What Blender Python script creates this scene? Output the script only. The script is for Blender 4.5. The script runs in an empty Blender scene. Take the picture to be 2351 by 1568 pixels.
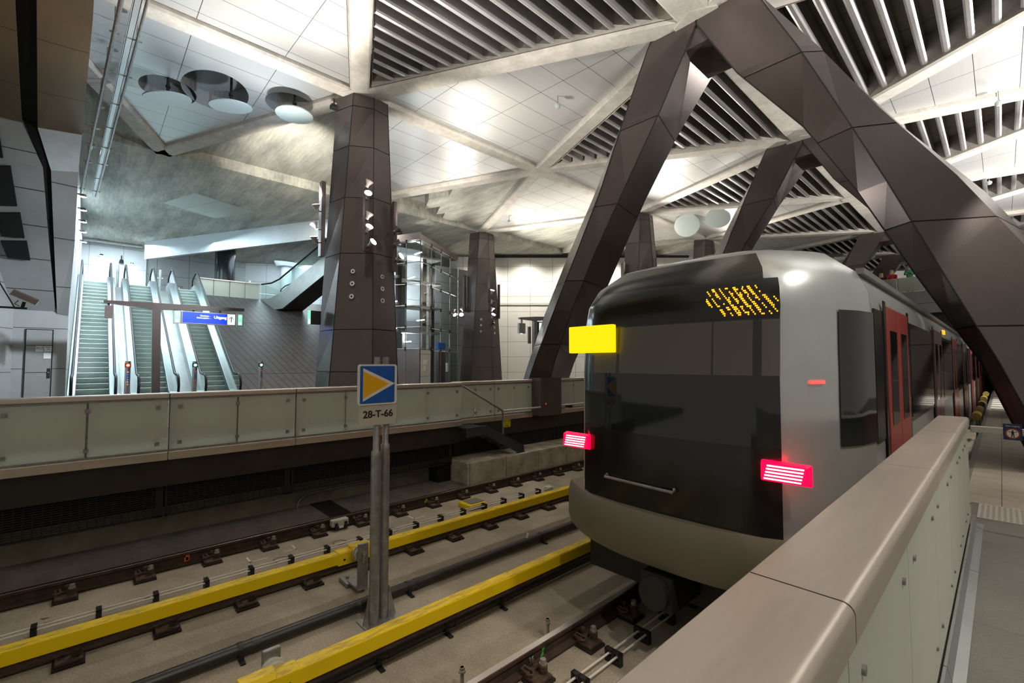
import bpy, bmesh, math, random
from mathutils import Vector, Matrix
S = bpy.context.scene
COL = S.collection
PI = math.pi
rnd = random.Random(7)

# ------------------------------------------------------------------ materials
def nt(name):
    m = bpy.data.materials.new(name); m.use_nodes = True
    t = m.node_tree; b = t.nodes['Principled BSDF']
    return m, t, b
def setc(b, k, v):
    if k in b.inputs: b.inputs[k].default_value = v
def node(t, typ, **kw):
    n = t.nodes.new(typ)
    for k, v in kw.items(): setattr(n, k, v)
    return n
def math_n(t, op, a, b=None):
    n = node(t, 'ShaderNodeMath', operation=op)
    for i, v in enumerate((a, b)):
        if v is None: continue
        if isinstance(v, (int, float)): n.inputs[i].default_value = v
        else: t.links.new(v, n.inputs[i])
    return n.outputs[0]
def pos_out(t, obj=False):
    if obj:
        return node(t, 'ShaderNodeTexCoord').outputs['Object']
    return node(t, 'ShaderNodeNewGeometry').outputs['Position']
def mixc(t, fac, a, b):
    n = node(t, 'ShaderNodeMix', data_type='RGBA')
    if isinstance(fac, (int, float)): n.inputs[0].default_value = fac
    else: t.links.new(fac, n.inputs[0])
    for i, v in ((6, a), (7, b)):
        if isinstance(v, tuple): n.inputs[i].default_value = (*v, 1)
        else: t.links.new(v, n.inputs[i])
    return n.outputs[2]
def noise(t, scale, detail=4, rough=.6, obj=False, stretch=None):
    n = node(t, 'ShaderNodeTexNoise'); n.inputs['Scale'].default_value = scale
    n.inputs['Detail'].default_value = detail; n.inputs['Roughness'].default_value = rough
    p = pos_out(t, obj)
    if stretch:
        mp = node(t, 'ShaderNodeMapping'); mp.inputs['Scale'].default_value = stretch
        t.links.new(p, mp.inputs[0]); p = mp.outputs[0]
    t.links.new(p, n.inputs['Vector']); return n.outputs['Fac']
def ramp(t, f, a, b):
    n = node(t, 'ShaderNodeMapRange'); n.inputs[1].default_value = a; n.inputs[2].default_value = b
    t.links.new(f, n.inputs[0]); return n.outputs[0]
def bump(t, b, h, strength, dist=.02):
    n = node(t, 'ShaderNodeBump'); n.inputs['Strength'].default_value = strength
    n.inputs['Distance'].default_value = dist
    t.links.new(h, n.inputs['Height']); t.links.new(n.outputs[0], b.inputs['Normal'])
def lines(t, specs, obj=False):
    p = pos_out(t, obj); out = None
    for vec, sp, w, off in specs:
        d = node(t, 'ShaderNodeVectorMath', operation='DOT_PRODUCT')
        t.links.new(p, d.inputs[0]); d.inputs[1].default_value = vec
        v = math_n(t, 'LESS_THAN', math_n(t, 'FRACT', math_n(t, 'DIVIDE', math_n(t, 'ADD', d.outputs['Value'], off + 1000 * sp), sp)), w / sp)
        out = v if out is None else math_n(t, 'MAXIMUM', out, v)
    return out
M = {}
def simple(name, col, rough=.5, metal=0., var=.0, vs=3., bmp=0., bs=40., spec=.5, joints=None, jcol=None, stretch=None, coat=0, obj=False, fine=None):
    m, t, b = nt(name)
    setc(b, 'Roughness', rough); setc(b, 'Metallic', metal); setc(b, 'Specular IOR Level', spec)
    setc(b, 'Coat Weight', coat); setc(b, 'Coat Roughness', .1)
    c = None
    if var:
        f = ramp(t, noise(t, vs, 5, .65, obj, stretch), .3, .7)
        c = mixc(t, f, tuple(x * (1 - var) for x in col), tuple(min(1, x * (1 + var)) for x in col))
    if fine:
        f2 = ramp(t, noise(t, fine[0], 2, .5, obj), .35, .65)
        c = mixc(t, math_n(t, 'MULTIPLY', f2, fine[1]), c if c else col, tuple(x * .35 for x in col))
    if joints:
        l = lines(t, joints, obj)
        c = mixc(t, l, c if c else col, jcol or tuple(x * .12 for x in col))
    if c: t.links.new(c, b.inputs['Base Color'])
    else: setc(b, 'Base Color', (*col, 1))
    if bmp: bump(t, b, noise(t, bs, 5, .7, obj), bmp)
    M[name] = m; return m
def emit(name, col, strength, base=None):
    m, t, b = nt(name)
    setc(b, 'Base Color', (*(base or col), 1)); setc(b, 'Emission Color', (*col, 1)); setc(b, 'Emission Strength', strength)
    setc(b, 'Roughness', .4); M[name] = m; return m

X3, Y3, Z3 = (1, 0, 0), (0, 1, 0), (0, 0, 1)
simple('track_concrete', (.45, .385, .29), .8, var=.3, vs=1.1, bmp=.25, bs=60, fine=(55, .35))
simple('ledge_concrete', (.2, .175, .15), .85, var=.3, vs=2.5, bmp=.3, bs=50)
simple('wall_concrete', (.3, .27, .2), .85, var=.25, vs=3, bmp=.3, bs=40)
simple('block_concrete', (.5, .45, .34), .85, var=.4, vs=3.2, bmp=.4, bs=30, joints=[(Y3, 1.05, .012, .3)], jcol=(.1, .09, .07))
simple('beam_concrete', (.66, .62, .56), .75, var=.16, vs=2.2, bmp=.15, bs=35, fine=(9, .15))
def formwork():
    m, t, b = nt('form_concrete')
    f = ramp(t, noise(t, .8, 8, .78, stretch=(.35, 1.5, 1)), .36, .62)
    c = mixc(t, f, (.26, .27, .24), (.66, .65, .56))
    s = ramp(t, noise(t, 5., 5, .75, stretch=(.16, 2.6, 1)), .35, .65)
    c = mixc(t, math_n(t, 'MULTIPLY', s, .38), c, (.3, .31, .29))
    r = ramp(t, noise(t, .8, 6, .8, stretch=(.6, 1.4, 1)), .64, .76)
    c = mixc(t, math_n(t, 'MULTIPLY', r, .5), c, (.36, .26, .15))
    l = lines(t, [(Y3, .16, .045, .02)])
    c = mixc(t, math_n(t, 'MULTIPLY', l, .08), c, (.1, .1, .09))
    t.links.new(c, b.inputs['Base Color']); setc(b, 'Roughness', .8)
    bump(t, b, s, .15); M['form_concrete'] = m
formwork()
def panel_metal():
    m, t, b = nt('panel_metal')
    f = noise(t, 1.2, 3, .5, stretch=(30, .6, 1))
    c = mixc(t, f, (.60, .60, .60), (.72, .72, .71))
    l = lines(t, [(X3, .87, .014, .25), (Y3, 1.962, .014, .35)])
    c = mixc(t, l, c, (.03, .03, .03))
    t.links.new(c, b.inputs['Base Color']); setc(b, 'Metallic', .45); setc(b, 'Roughness', .36)
    M['panel_metal'] = m
panel_metal()
simple('fin_metal', (.60, .58, .58), .3, .75, var=.1, vs=1.5)
simple('fin_backing', (.36, .33, .27), .6, .1, var=.12, vs=1.2, joints=[(Y3, 1.9, .02, .2)])
simple('clad', (.145, .118, .112), .26, .4, var=.12, vs=.7, fine=(160, .35))
simple('clad_joint', (.01, .01, .01), .6)
simple('clad_light', (.25, .21, .21), .25, .5, var=.1, vs=.7)
simple('steel', (.70, .62, .54), .36, .8, var=.12, vs=1.4, stretch=(6, .7, 6))
simple('steel_cool', (.62, .66, .67), .3, .9, var=.1, vs=1.5)
simple('chrome', (.7, .7, .72), .15, 1.)
simple('galvanised', (.33, .33, .32), .45, .75, var=.25, vs=12)
simple('rail_steel', (.085, .052, .037), .65, .5, var=.35, vs=9, bmp=.2)
simple('rail_head', (.62, .56, .52), .22, 1.)
simple('rust', (.10, .062, .042), .8, .2, var=.45, vs=25, bmp=.4)
simple('dark_iron', (.035, .028, .024), .6, .4, var=.3, vs=20)
simple('bolt_steel', (.45, .42, .34), .4, .7, var=.3, vs=30)
simple('black', (.012, .012, .012), .5)
simple('black_pipe', (.022, .020, .020), .42, 0, var=.3, vs=8)
simple('white_cable', (.72, .68, .6), .5)
def yellow_paint():
    m, t, b = nt('yellow_paint')
    base = (.95, .66, .001)
    geo = node(t, 'ShaderNodeNewGeometry'); sx = node(t, 'ShaderNodeSeparateXYZ'); t.links.new(geo.outputs['Normal'], sx.inputs[0])
    up = math_n(t, 'GREATER_THAN', sx.outputs[2], .6)
    g = ramp(t, noise(t, 4.5, 6, .75, stretch=(6, 1, 1)), .46, .66)
    c = mixc(t, math_n(t, 'MULTIPLY', math_n(t, 'MULTIPLY', g, up), .8), base, (.16, .12, .05))
    g2 = ramp(t, noise(t, 1.3, 3, .6), .55, .8)
    c = mixc(t, math_n(t, 'MULTIPLY', g2, .35), c, (.45, .28, .02))
    t.links.new(c, b.inputs['Base Color']); setc(b, 'Roughness', .45); M['yellow_paint'] = m
yellow_paint()
simple('yellow_grimy', (.4, .3, .06), .6, var=.4, vs=8)
simple('yellow_sign', (.85, .68, .0), .4)
simple('sign_blue', (.0, .11, .48), .4)
simple('sign_white', (.85, .83, .77), .45)
simple('sign_amber', (.95, .5, .0), .45)
simple('plate_grey', (.55, .54, .45), .5)
simple('ink', (.01, .01, .015), .5)
simple('grille', (.026, .024, .021), .55, .3)
simple('fascia_dark', (.042, .035, .032), .45, .3, var=.2, vs=3)
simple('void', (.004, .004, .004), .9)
simple('steps_steel', (.075, .08, .095), .5, .6, var=.2, vs=10)
simple('platform_floor', (.17, .158, .138), .6, var=.15, vs=2, joints=[(Y3, 1.2, .008, .1), ((1, 0, 0), 1.2, .008, .62)], fine=(120, .3), jcol=(.12, .1, .09))
simple('tactile', (.55, .52, .46), .4, .3)
simple('walkway', (.36, .31, .245), .7, var=.15, vs=3, joints=[(X3, .45, .006, .5)], fine=(90, .3))
simple('white_panel', (.80, .83, .86), .45, .1, joints=[(Y3, 1.75, .02, .2), (Z3, 1.35, .02, .35)], jcol=(.35, .38, .4))
simple('grey_panel', (.40, .42, .43), .5, .2, var=.06, vs=2, joints=[(Y3, 1.9, .02, .4), (Z3, 1.3, .02, .2)])
simple('hall_panel', (.70, .68, .62), .45, .1, var=.04, vs=1, joints=[((.681, .732, 0), 1.66, .025, .33), (Z3, 1.115, .022, .32)], jcol=(.22, .2, .18))
simple('plank_slope', (.12, .11, .108), .38, .25, var=.12, vs=2, joints=[((-.3, 1, 0), .36, .025, .1), (Z3, 2.9, .02, .85)], jcol=(.012, .011, .01))
simple('brown_panel', (.24, .155, .075), .5, .2, var=.1, vs=1.5, joints=[((1, 0, 0), 2.45, .025, .5)], fine=(120, .3))
simple('bulk_grey', (.36, .38, .38), .45, .3, var=.1, vs=1.2, joints=[(Z3, .86, .022, .3), (Y3, 1.3, .02, .72)])
simple('bulk_band', (.5, .52, .53), .35, .5, var=.08, vs=1.0, joints=[(Z3, 1.35, .02, .4)])
simple('bulk_sheen', (.70, .78, .84), .3, .4, var=.1, vs=2)  # bluish ceiling reflection put into the base colour
simple('steel_dim', (.34, .36, .35), .38, .7, var=.15, vs=1.2)
simple('bulk_shiny', (.8, .84, .86), .12, 1.)
simple('fascia_light', (.62, .68, .72), .45, .1, var=.08, vs=1)
simple('esc_step', (.50, .57, .54), .45, .3, var=.08, vs=3)
simple('esc_steel', (.40, .45, .46), .3, .8)
simple('handrail_rubber', (.012, .013, .018), .4, spec=.3)
simple('round_col', (.05, .055, .06), .2, .4)
simple('paper', (.85, .87, .88), .6)
simple('lamp_body', (.55, .48, .47), .3, .4)
simple('lamp_dark', (.05, .04, .04), .4, .3)
simple('disc_white', (.42, .48, .46), .35)
simple('recess_grey', (.35, .36, .36), .5, .3)
simple('train_silver', (.6, .63, .63), .3, .6, var=.08, vs=1.2)
simple('train_roof', (.34, .33, .32), .4, .5, var=.15, vs=2)
simple('train_black', (.014, .014, .013), .16, .0, spec=.6)
simple('train_glass', (.012, .016, .018), .06, 0, spec=.8)
simple('train_band', (.13, .12, .105), .3)  # dull brown band over the upper windscreen
simple('train_red', (.46, .05, .03), .3, .1, coat=.4)
simple('train_bumper', (.2, .18, .125), .45, .2)
simple('train_under', (.02, .019, .018), .6)
simple('skin', (.75, .48, .34), .6)
simple('blond', (.72, .5, .25), .7)
simple('coat_red', (.55, .03, .03), .7)
simple('coat_green', (.07, .4, .2), .7)
simple('coat_dark', (.03, .04, .04), .7)
simple('paint_white', (.75, .72, .68), .7); simple('paint_orange', (.85, .2, .01), .6)
simple('paint_green', (.05, .5, .08), .6); simple('paint_lime', (.55, .65, .02), .6); simple('paint_red', (.28, .1, .06), .7); simple('paint_slate', (.14, .15, .16), .7)
simple('hatch', (.52, .56, .50), .6)
simple('tray_white', (.75, .78, .8), .35, .5)
simple('nosign', (.02, .03, .11), .4); simple('nosign_red', (.45, .03, .03), .5); simple('alu', (.6, .57, .52), .3, .8)
simple('signal_red_base', (.25, .02, .02), .4); simple('signal_green_base', (.02, .12, .08), .4)
emit('lamp_lit', (1, .95, .86), 60.); emit('lamp_cool', (.86, .94, 1), 40.)
emit('tail_red', (1, .0, .025), 3.2); emit('tail_hot', (1, .55, .45), 6.)
emit('led_orange', (1, .30, .005), 3.2); emit('marker_yellow', (1, .74, .0), .95, (.8, .6, 0))
emit('screen_cyan', (.5, .95, 1), 2.); emit('exit_green', (.22, .85, .5), 1.1); emit('exit_white', (.9, 1, .95), 1.6)
emit('lit_blue', (.005, .04, .75), 1.0); emit('lit_white', (.9, .95, 1), 1.5)
emit('sig_red', (1, .12, .05), 7.); emit('sig_red_glow', (1, .02, .03), 1.); emit('sig_green', (.35, 1, .75), 7.); emit('sig_green_glow', (0, .5, .25), .6)
emit('orange_lamp', (1, .35, .01), 1.6); emit('led_small', (1, .05, .04), 2.5)
emit('green_far', (.0, .8, .35), 1.); emit('tube_white', (1, 1, .95), 9.)
def frosted():
    m = bpy.data.materials.new('frosted_glass'); m.use_nodes = True; t = m.node_tree; t.nodes.clear()
    o = node(t, 'ShaderNodeOutputMaterial')
    d = node(t, 'ShaderNodeBsdfDiffuse'); d.inputs[0].default_value = (.86, .88, .80, 1)
    tr = node(t, 'ShaderNodeBsdfTranslucent'); tr.inputs[0].default_value = (.86, .89, .80, 1)
    tp = node(t, 'ShaderNodeBsdfTransparent'); tp.inputs[0].default_value = (.9, .92, .86, 1)
    g = node(t, 'ShaderNodeBsdfGlossy'); g.inputs['Roughness'].default_value = .25
    def mx(f, a, b):
        n = node(t, 'ShaderNodeMixShader'); n.inputs[0].default_value = f
        t.links.new(a, n.inputs[1]); t.links.new(b, n.inputs[2]); return n.outputs[0]
    s = mx(.45, d.outputs[0], tr.outputs[0]); s = mx(.22, s, tp.outputs[0]); s = mx(.06, s, g.outputs[0])
    t.links.new(s, o.inputs[0]); M['frosted'] = m
frosted()
def clear(name, tint, refl):
    m = bpy.data.materials.new(name); m.use_nodes = True; t = m.node_tree; t.nodes.clear()
    o = node(t, 'ShaderNodeOutputMaterial')
    tp = node(t, 'ShaderNodeBsdfTransparent'); tp.inputs[0].default_value = (*tint, 1)
    g = node(t, 'ShaderNodeBsdfGlossy'); g.inputs['Roughness'].default_value = .03
    fr = node(t, 'ShaderNodeFresnel'); ge = node(t, 'ShaderNodeNewGeometry')
    t.links.new(math_n(t, 'SUBTRACT', 1.45, math_n(t, 'MULTIPLY', ge.outputs['Backfacing'], 1.45 - 1 / 1.45)), fr.inputs[0])
    n = node(t, 'ShaderNodeMixShader'); t.links.new(math_n(t, 'MULTIPLY', fr.outputs[0], refl), n.inputs[0])
    t.links.new(tp.outputs[0], n.inputs[1]); t.links.new(g.outputs[0], n.inputs[2])
    t.links.new(n.outputs[0], o.inputs[0]); M[name] = m
clear('clear_glass', (.86, .93, .90), 1.2); clear('lift_glass', (.80, .86, .84), 1.5)

# ------------------------------------------------------------------ mesh helpers
class MB:
    def __init__(s): s.v = []; s.f = []; s.m = []
    def add(s, pts, faces, mi=0):
        n = len(s.v); s.v += [tuple(p) for p in pts]
        for f in faces: s.f.append([n + i for i in f]); s.m.append(mi)
    def poly(s, pts, mi=0): s.add(pts, [list(range(len(pts)))], mi)
    def hexa(s, p, mi=0):
        s.add(p, [(0, 1, 2, 3), (4, 5, 6, 7), (0, 1, 5, 4), (1, 2, 6, 5), (2, 3, 7, 6), (3, 0, 4, 7)], mi)
    def box(s, x0, x1, y0, y1, z0, z1, mi=0):
        s.hexa([(x0, y0, z0), (x1, y0, z0), (x1, y1, z0), (x0, y1, z0), (x0, y0, z1), (x1, y0, z1), (x1, y1, z1), (x0, y1, z1)], mi)
    def loft(s, rings, mi=0, cap=True):
        n = len(rings[0]); b = len(s.v)
        for r in rings: s.v += [tuple(p) for p in r]
        for k in range(len(rings) - 1):
            m_ = mi[k] if isinstance(mi, (list, tuple)) else mi
            for i in range(n):
                j = (i + 1) % n
                s.f.append([b + k * n + i, b + k * n + j, b + (k + 1) * n + j, b + (k + 1) * n + i]); s.m.append(m_)
        if cap:
            m0 = mi[0] if isinstance(mi, (list, tuple)) else mi
            s.f.append([b + i for i in range(n)]); s.m.append(m0)
            s.f.append([b + (len(rings) - 1) * n + i for i in range(n)]); s.m.append(m0)
    def prism(s, poly, axis, a, b, mi=0):
        def P(u, v, w): return {'x': (w, u, v), 'y': (u, w, v), 'z': (u, v, w)}[axis]
        s.loft([[P(u, v, a) for u, v in poly], [P(u, v, b) for u, v in poly]], mi)
    def tube(s, path, r, n=8, mi=0, cap=True):
        path = [Vector(p) for p in path]; rings = []; up = None
        for i, p in enumerate(path):
            d = (path[min(i + 1, len(path) - 1)] - path[max(i - 1, 0)]).normalized()
            if up is None:
                up = Vector((0, 0, 1)) if abs(d.z) < .9 else Vector((1, 0, 0))
            a = d.cross(up).normalized(); up = a.cross(d).normalized()
            rr = r[i] if isinstance(r, (list, tuple)) else r
            rings.append([p + (a * math.cos(2 * PI * k / n) + up * math.sin(2 * PI * k / n)) * rr for k in range(n)])
        s.loft(rings, mi, cap)
    def cyl(s, p0, p1, r0, r1=None, n=16, mi=0): s.tube([p0, p1], [r0, r0 if r1 is None else r1], n, mi)
    def disc(s, c, nrm, r, n=20, mi=0, squash=1.):
        c = Vector(c); d = Vector(nrm).normalized(); up = Vector((0, 0, 1)) if abs(d.z) < .9 else Vector((1, 0, 0))
        a = d.cross(up).normalized(); b = a.cross(d)
        s.poly([c + (a * math.cos(2 * PI * k / n) + b * math.sin(2 * PI * k / n) * squash) * r for k in range(n)], mi)
    def ring(s, c, nrm, r0, r1, n=20, mi=0):
        c = Vector(c); d = Vector(nrm).normalized(); up = Vector((0, 0, 1)) if abs(d.z) < .9 else Vector((1, 0, 0))
        a = d.cross(up).normalized(); b = a.cross(d); base = len(s.v)
        for r in (r0, r1):
            s.v += [tuple(c + (a * math.cos(2 * PI * k / n) + b * math.sin(2 * PI * k / n)) * r) for k in range(n)]
        for k in range(n):
            j = (k + 1) % n; s.f.append([base + k, base + j, base + n + j, base + n + k]); s.m.append(mi)
    def mesh(s, name, mats, smooth=False):
        me = bpy.data.meshes.new(name); me.from_pydata(s.v, [], s.f)
        for m in (mats if isinstance(mats, (list, tuple)) else [mats]): me.materials.append(M[m])
        me.polygons.foreach_set('material_index', s.m); me.update()
        bm = bmesh.new(); bm.from_mesh(me); bmesh.ops.recalc_face_normals(bm, faces=bm.faces); bm.to_mesh(me); bm.free()
        if smooth:
            me.polygons.foreach_set('use_smooth', [True] * len(me.polygons))
        return me
    def build(s, name, mats, parent=None, smooth=False, bevel=0, seg=2):
        o = bpy.data.objects.new(name, s.mesh(name, mats, smooth)); COL.objects.link(o)
        if bevel:
            md = o.modifiers.new('bevel', 'BEVEL'); md.width = bevel; md.segments = seg; md.limit_method = 'ANGLE'; md.angle_limit = .6
        if smooth:
            try: o.data.set_sharp_from_angle(angle=.7)
            except Exception: pass
        if parent: attach(o, parent)
        return o
ORG = {}
def attach(o, parent):
    o.parent = parent
    o.matrix_parent_inverse = Matrix.Translation(-Vector(ORG.get(parent.name, (0, 0, 0))))
    ORG[o.name] = ORG.get(parent.name, (0, 0, 0)) if False else (0, 0, 0)
def tag(o, label, cat, group=None):
    o['label'] = label; o['category'] = cat
    if group: o['group'] = group
    return o
def thing(name, label, cat, loc=(0, 0, 0), group=None):
    o = bpy.data.objects.new(name, None); COL.objects.link(o); o.location = loc; o.empty_display_size = .2
    ORG[o.name] = tuple(loc)
    return tag(o, label, cat, group)
def struct(o): o['kind'] = 'structure'; return o
def dup(root, delta, label=None, group=None):
    def rec(o, par):
        c = o.copy(); COL.objects.link(c)
        if par: c.parent = par; c.matrix_parent_inverse = o.matrix_parent_inverse.copy()
        for ch in list(o.children): rec(ch, c)
        return c
    c = rec(root, None); c.location = Vector(root.location) + Vector(delta)
    ORG[c.name] = tuple(c.location)
    if label: c['label'] = label
    if group: c['group'] = group
    return c
FX = (PI / 2, 0, PI / 2); FY = (PI / 2, 0, 0)
def text(name, s, loc, size, mat, parent, rot=FX, align='CENTER', extrude=.001, bold=0., sx=1.):
    cu = bpy.data.curves.new(name, 'FONT'); cu.body = s; cu.size = size; cu.align_x = align; cu.align_y = 'CENTER'
    cu.extrude = extrude; cu.offset = bold
    tmp = bpy.data.objects.new('tmp', cu); COL.objects.link(tmp)
    me = bpy.data.meshes.new_from_object(tmp.evaluated_get(bpy.context.evaluated_depsgraph_get()))
    bpy.data.objects.remove(tmp); bpy.data.curves.remove(cu); me.materials.clear(); me.materials.append(M[mat])
    o = bpy.data.objects.new(name, me); COL.objects.link(o)
    o.rotation_euler = rot; o.location = loc; o.scale = (sx, 1, 1)
    if parent: attach(o, parent)
    return o
def lamp(kind, loc, power, col=(1, .93, .82), target=None, angle=60, blend=.6, radius=.1, size=None):
    l = bpy.data.lights.new('light', kind); l.energy = power; l.color = col
    if kind == 'SPOT': l.spot_size = math.radians(angle); l.spot_blend = blend; l.shadow_soft_size = radius
    if kind == 'POINT': l.shadow_soft_size = radius
    if kind == 'AREA':
        l.shape = 'RECTANGLE'; l.size, l.size_y = size
    o = bpy.data.objects.new('light', l); COL.objects.link(o); o.location = loc
    if target is not None:
        o.rotation_euler = (Vector(target) - Vector(loc)).to_track_quat('-Z', 'Y').to_euler()
    return o

# ------------------------------------------------------------------ camera
cam = bpy.data.cameras.new('camera'); cam.lens = 1045 / 2351 * 36; cam.sensor_width = 36; cam.clip_end = 500; cam.clip_start = .02
co = bpy.data.objects.new('camera', cam); COL.objects.link(co)
co.location = (0, 0, 2.6); co.rotation_euler = (math.radians(90 + 2.6846), 0, math.radians(47.0673)); S.camera = co
S.view_settings.view_transform = 'Standard'; S.view_settings.look = 'None'; S.view_settings.gamma = 1; S.view_settings.exposure = EXPOSURE = 0.0
# ================================================================== TRACK BED
HOLD = []
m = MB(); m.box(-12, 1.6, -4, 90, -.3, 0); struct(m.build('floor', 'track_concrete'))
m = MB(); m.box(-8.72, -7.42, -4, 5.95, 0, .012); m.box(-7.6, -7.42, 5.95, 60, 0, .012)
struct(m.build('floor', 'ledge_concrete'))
m = MB(); m.box(-8.72, -7.36, 3.05, 3.42, .012, .02); struct(m.build('trim_1', 'dark_iron'))

def rail(X, label, head='rail_head'):
    p = [(-.07, 0.0), (.07, 0.0), (.07, .014), (.012, .03), (.01, .105), (.036, .118), (.036, .146), (.03, .15), (-.03, .15), (-.036, .146), (-.036, .118), (-.01, .105), (-.012, .03), (-.07, .014)]
    t = thing('running_rail', label, 'rail', (X, 0, .02), 'running rails of the two tracks')
    a = MB(); a.prism([(X + u, .02 + w) for u, w in p], 'y', -3.5, 85); a.build('rail_body', 'rail_steel', t)
    h = MB(); h.box(X - .031, X + .031, -3.5, 85, .169, .1725); h.build('polished_head', head, t, bevel=.003)
    return t
RA = rail(-7.25, 'farthest running rail, beside the dark ledge under the far platform')
RB = rail(-5.755, 'running rail right behind the yellow cover of the far track')
RC = rail(-2.83, 'nearest visible running rail, running from the bottom edge under the train')
RD = rail(-1.33, 'running rail under the train beside the near parapet')
m = MB()
for y0, y1, z0, z1 in [(1.0, 1.04, .06, .15), (.985, 1.03, .05, .1)]: m.box(-7.238, -7.2335, y0, y1, z0, z1)
o = m.build('paint_mark', 'paint_orange', RA); o['label'] = 'orange paint dab on the rail web'
m = MB(); m.poly([(-7.2335, 4.55, .06), (-7.2335, 4.66, .05), (-7.2335, 4.6, .14)])
m.build('paint_mark', 'paint_lime', RA)['label'] = 'lime paint dab on the rail web'
m = MB(); m.poly([(-2.815, 2.95, .05), (-2.815, 3.0, .045), (-2.815, 2.99, .09), (-2.815, 3.03, .12), (-2.815, 2.97, .12), (-2.815, 2.98, .09)])
m.build('paint_mark', 'paint_green', RC)['label'] = 'green paint dab on the rail web'
text('chalk_number', '16', (-2.813, 2.84, .075), .07, 'paint_white', RC)
text('chalk_number', '4-16', (-7.236, 3.28, .1), .07, 'paint_white', RA)

def fastener(X, Y, label, group):
    """near-side clamp plate of one rail support"""
    t = thing('rail_fastener', label, 'rail fastener', (X, Y, 0), group)
    b = MB(); b.box(X + .073, X + .255, Y - .105, Y + .105, 0, .022); b.build('rubber_pad', 'dark_iron', t)
    b = MB(); b.box(X + .073, X + .235, Y - .09, Y + .09, .022, .05)
    b.box(X + .07, X + .115, Y - .09, Y + .09, .05, .075); b.build('base_plate', 'rust', t, bevel=.006)
    b = MB(); y = Y - .045
    path = [(X + .10, y - .035, .07), (X + .05, y - .04, .085), (X + .045, y - .005, .09), (X + .10, y, .085), (X + .15, y + .005, .085), (X + .165, y - .03, .08), (X + .12, y - .05, .075)]
    b.tube(path, .011, 8); b.build('spring_clip', 'rust', t, smooth=True)
    b = MB(); b.cyl((X + .075, Y + .01, .05), (X + .075, Y + .01, .13), .013, n=8); b.cyl((X + .075, Y + .01, .105), (X + .075, Y + .01, .125), .024, n=6)
    b.build('clip_bolt', 'rust', t)
    b = MB(); px, py = X + .165, Y + .05
    for k in range(5): b.cyl((px, py, .05 + k * .013), (px, py, .058 + k * .013), .038, n=14)
    b.build('coil_spring', 'rust', t, smooth=False)
    b = MB(); b.cyl((px, py, .05), (px, py, .125), .016, n=10); b.cyl((px, py, .115), (px, py, .128), .032, n=14); b.cyl((px, py, .128), (px, py, .158), .026, n=6)
    b.build('anchor_bolt', 'bolt_steel', t)
    return t
gA = 'fasteners along the farthest rail'; gB = 'fasteners along the rail under the yellow cover'; gC = 'fasteners along the nearest visible rail'
lA = 'rusty rail fastener with pale anchor bolt on the farthest rail'
lB = 'rusty rail fastener with pale anchor bolt below the far yellow cover'
lC = 'dark rail fastener with pale bolt on the rail nearest the camera'
fA = fastener(-7.25, -.1, lA, gA)
for k in range(1, 22): dup(fA, (0, .682 * k, 0))
fB = fastener(-5.755, -.04, lB, gB)
for k in range(1, 22): dup(fB, (0, .682 * k, 0))
fC = fastener(-2.83, 2.78, lC, gC)
for k in range(1, 8): dup(fC, (0, .682 * k, 0))
# far-side bolts of the near rail only show their heads
for k, y in enumerate((2.25, 3.25, 5.2)):
    b = MB(); b.cyl((-3.0, y, 0), (-3.0, y, .19), .016, n=10); b.cyl((-3.0, y, .15), (-3.0, y, .165), .03, n=12); b.cyl((-3.0, y, .165), (-3.0, y, .19), .024, n=6)
    tag(b.build('anchor_bolt', 'bolt_steel'), 'pale anchor bolt head peeping over the back of the near rail', 'bolt', 'bolts behind the near rail')

# conductor rails with yellow covers
def conductor(X, label, joints, brackets, side):
    t = thing('conductor_rail', label, 'conductor rail', (X, 0, .3), 'yellow covered conductor rails')
    b = MB(); b.prism([(X - .066, .335), (X - .066, .445), (X - .056, .455), (X + .04, .455), (X + .05, .445), (X + .05, .335)], 'y', -3.4, 40)
    b.build('cover', 'yellow_paint', t, bevel=.006)
    b = MB(); b.box(X - .03, X + .03, -3.4, 40, .29, .335); b.build('contact_rail', 'rail_steel', t)
    for y in joints:
        b = MB(); b.prism([(X - .076, .32), (X - .076, .455), (X - .06, .468), (X + .045, .468), (X + .06, .455), (X + .06, .32)], 'y', y - .26, y + .26)
        b.prism([(X - .062, .455), (X - .05, .50), (X + .04, .50), (X + .066, .455)], 'y', y - .11, y + .11)
        c = b.build('joint_cover', 'yellow_paint', t, bevel=.006); c['label'] = 'raised yellow joint cover'
        b = MB()
        for dy in (-.19, .19): b.cyl((X + .06, y + dy, .38), (X + .0635, y + dy, .38), .013, n=10)
        b.build('hole', 'black', c)
    for y in brackets:
        s = side; q = X + s * .16
        b = MB(); b.box(min(q - .02, q + .02), max(q - .02, q + .02), y - .06, y + .06, .05, .55)
        b.box(min(q + s * .02, X - s * .12), max(q + s * .02, X - s * .12), y - .06, y + .06, .03, .055)
        b.box(min(X - s * .05, X - s * .28), max(X - s * .05, X - s * .28), y - .09, y + .06, .0, .045)
        c = b.build('bracket', 'galvanised', t, bevel=.008); c['label'] = 'galvanised hook bracket'
        b = MB(); b.cyl((X + s * .05, y, .42), (X + s * .14, y, .42), .075, n=24); b.cyl((X + s * .08, y, .42), (X + s * .095, y, .42), .09, n=24)
        b.build('insulator', 'plate_grey', c)
        b = MB(); b.cyl((q, y, .44), (q + s * .05, y, .44), .02, n=6); b.box(q + s * .021 if s > 0 else q + s * .024, q + s * .024 if s > 0 else q + s * .021, y - .012, y + .012, .33, .41)
        b.cyl((X - s * .2, y - .02, .045), (X - s * .2, y - .02, .07), .022, n=6)
        b.build('bolt', 'bolt_steel', c)
    return t
conductor(-5.19, 'yellow covered conductor rail of the far track', [2.38, 12.4], [2.36, 12.4], 1)
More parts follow.
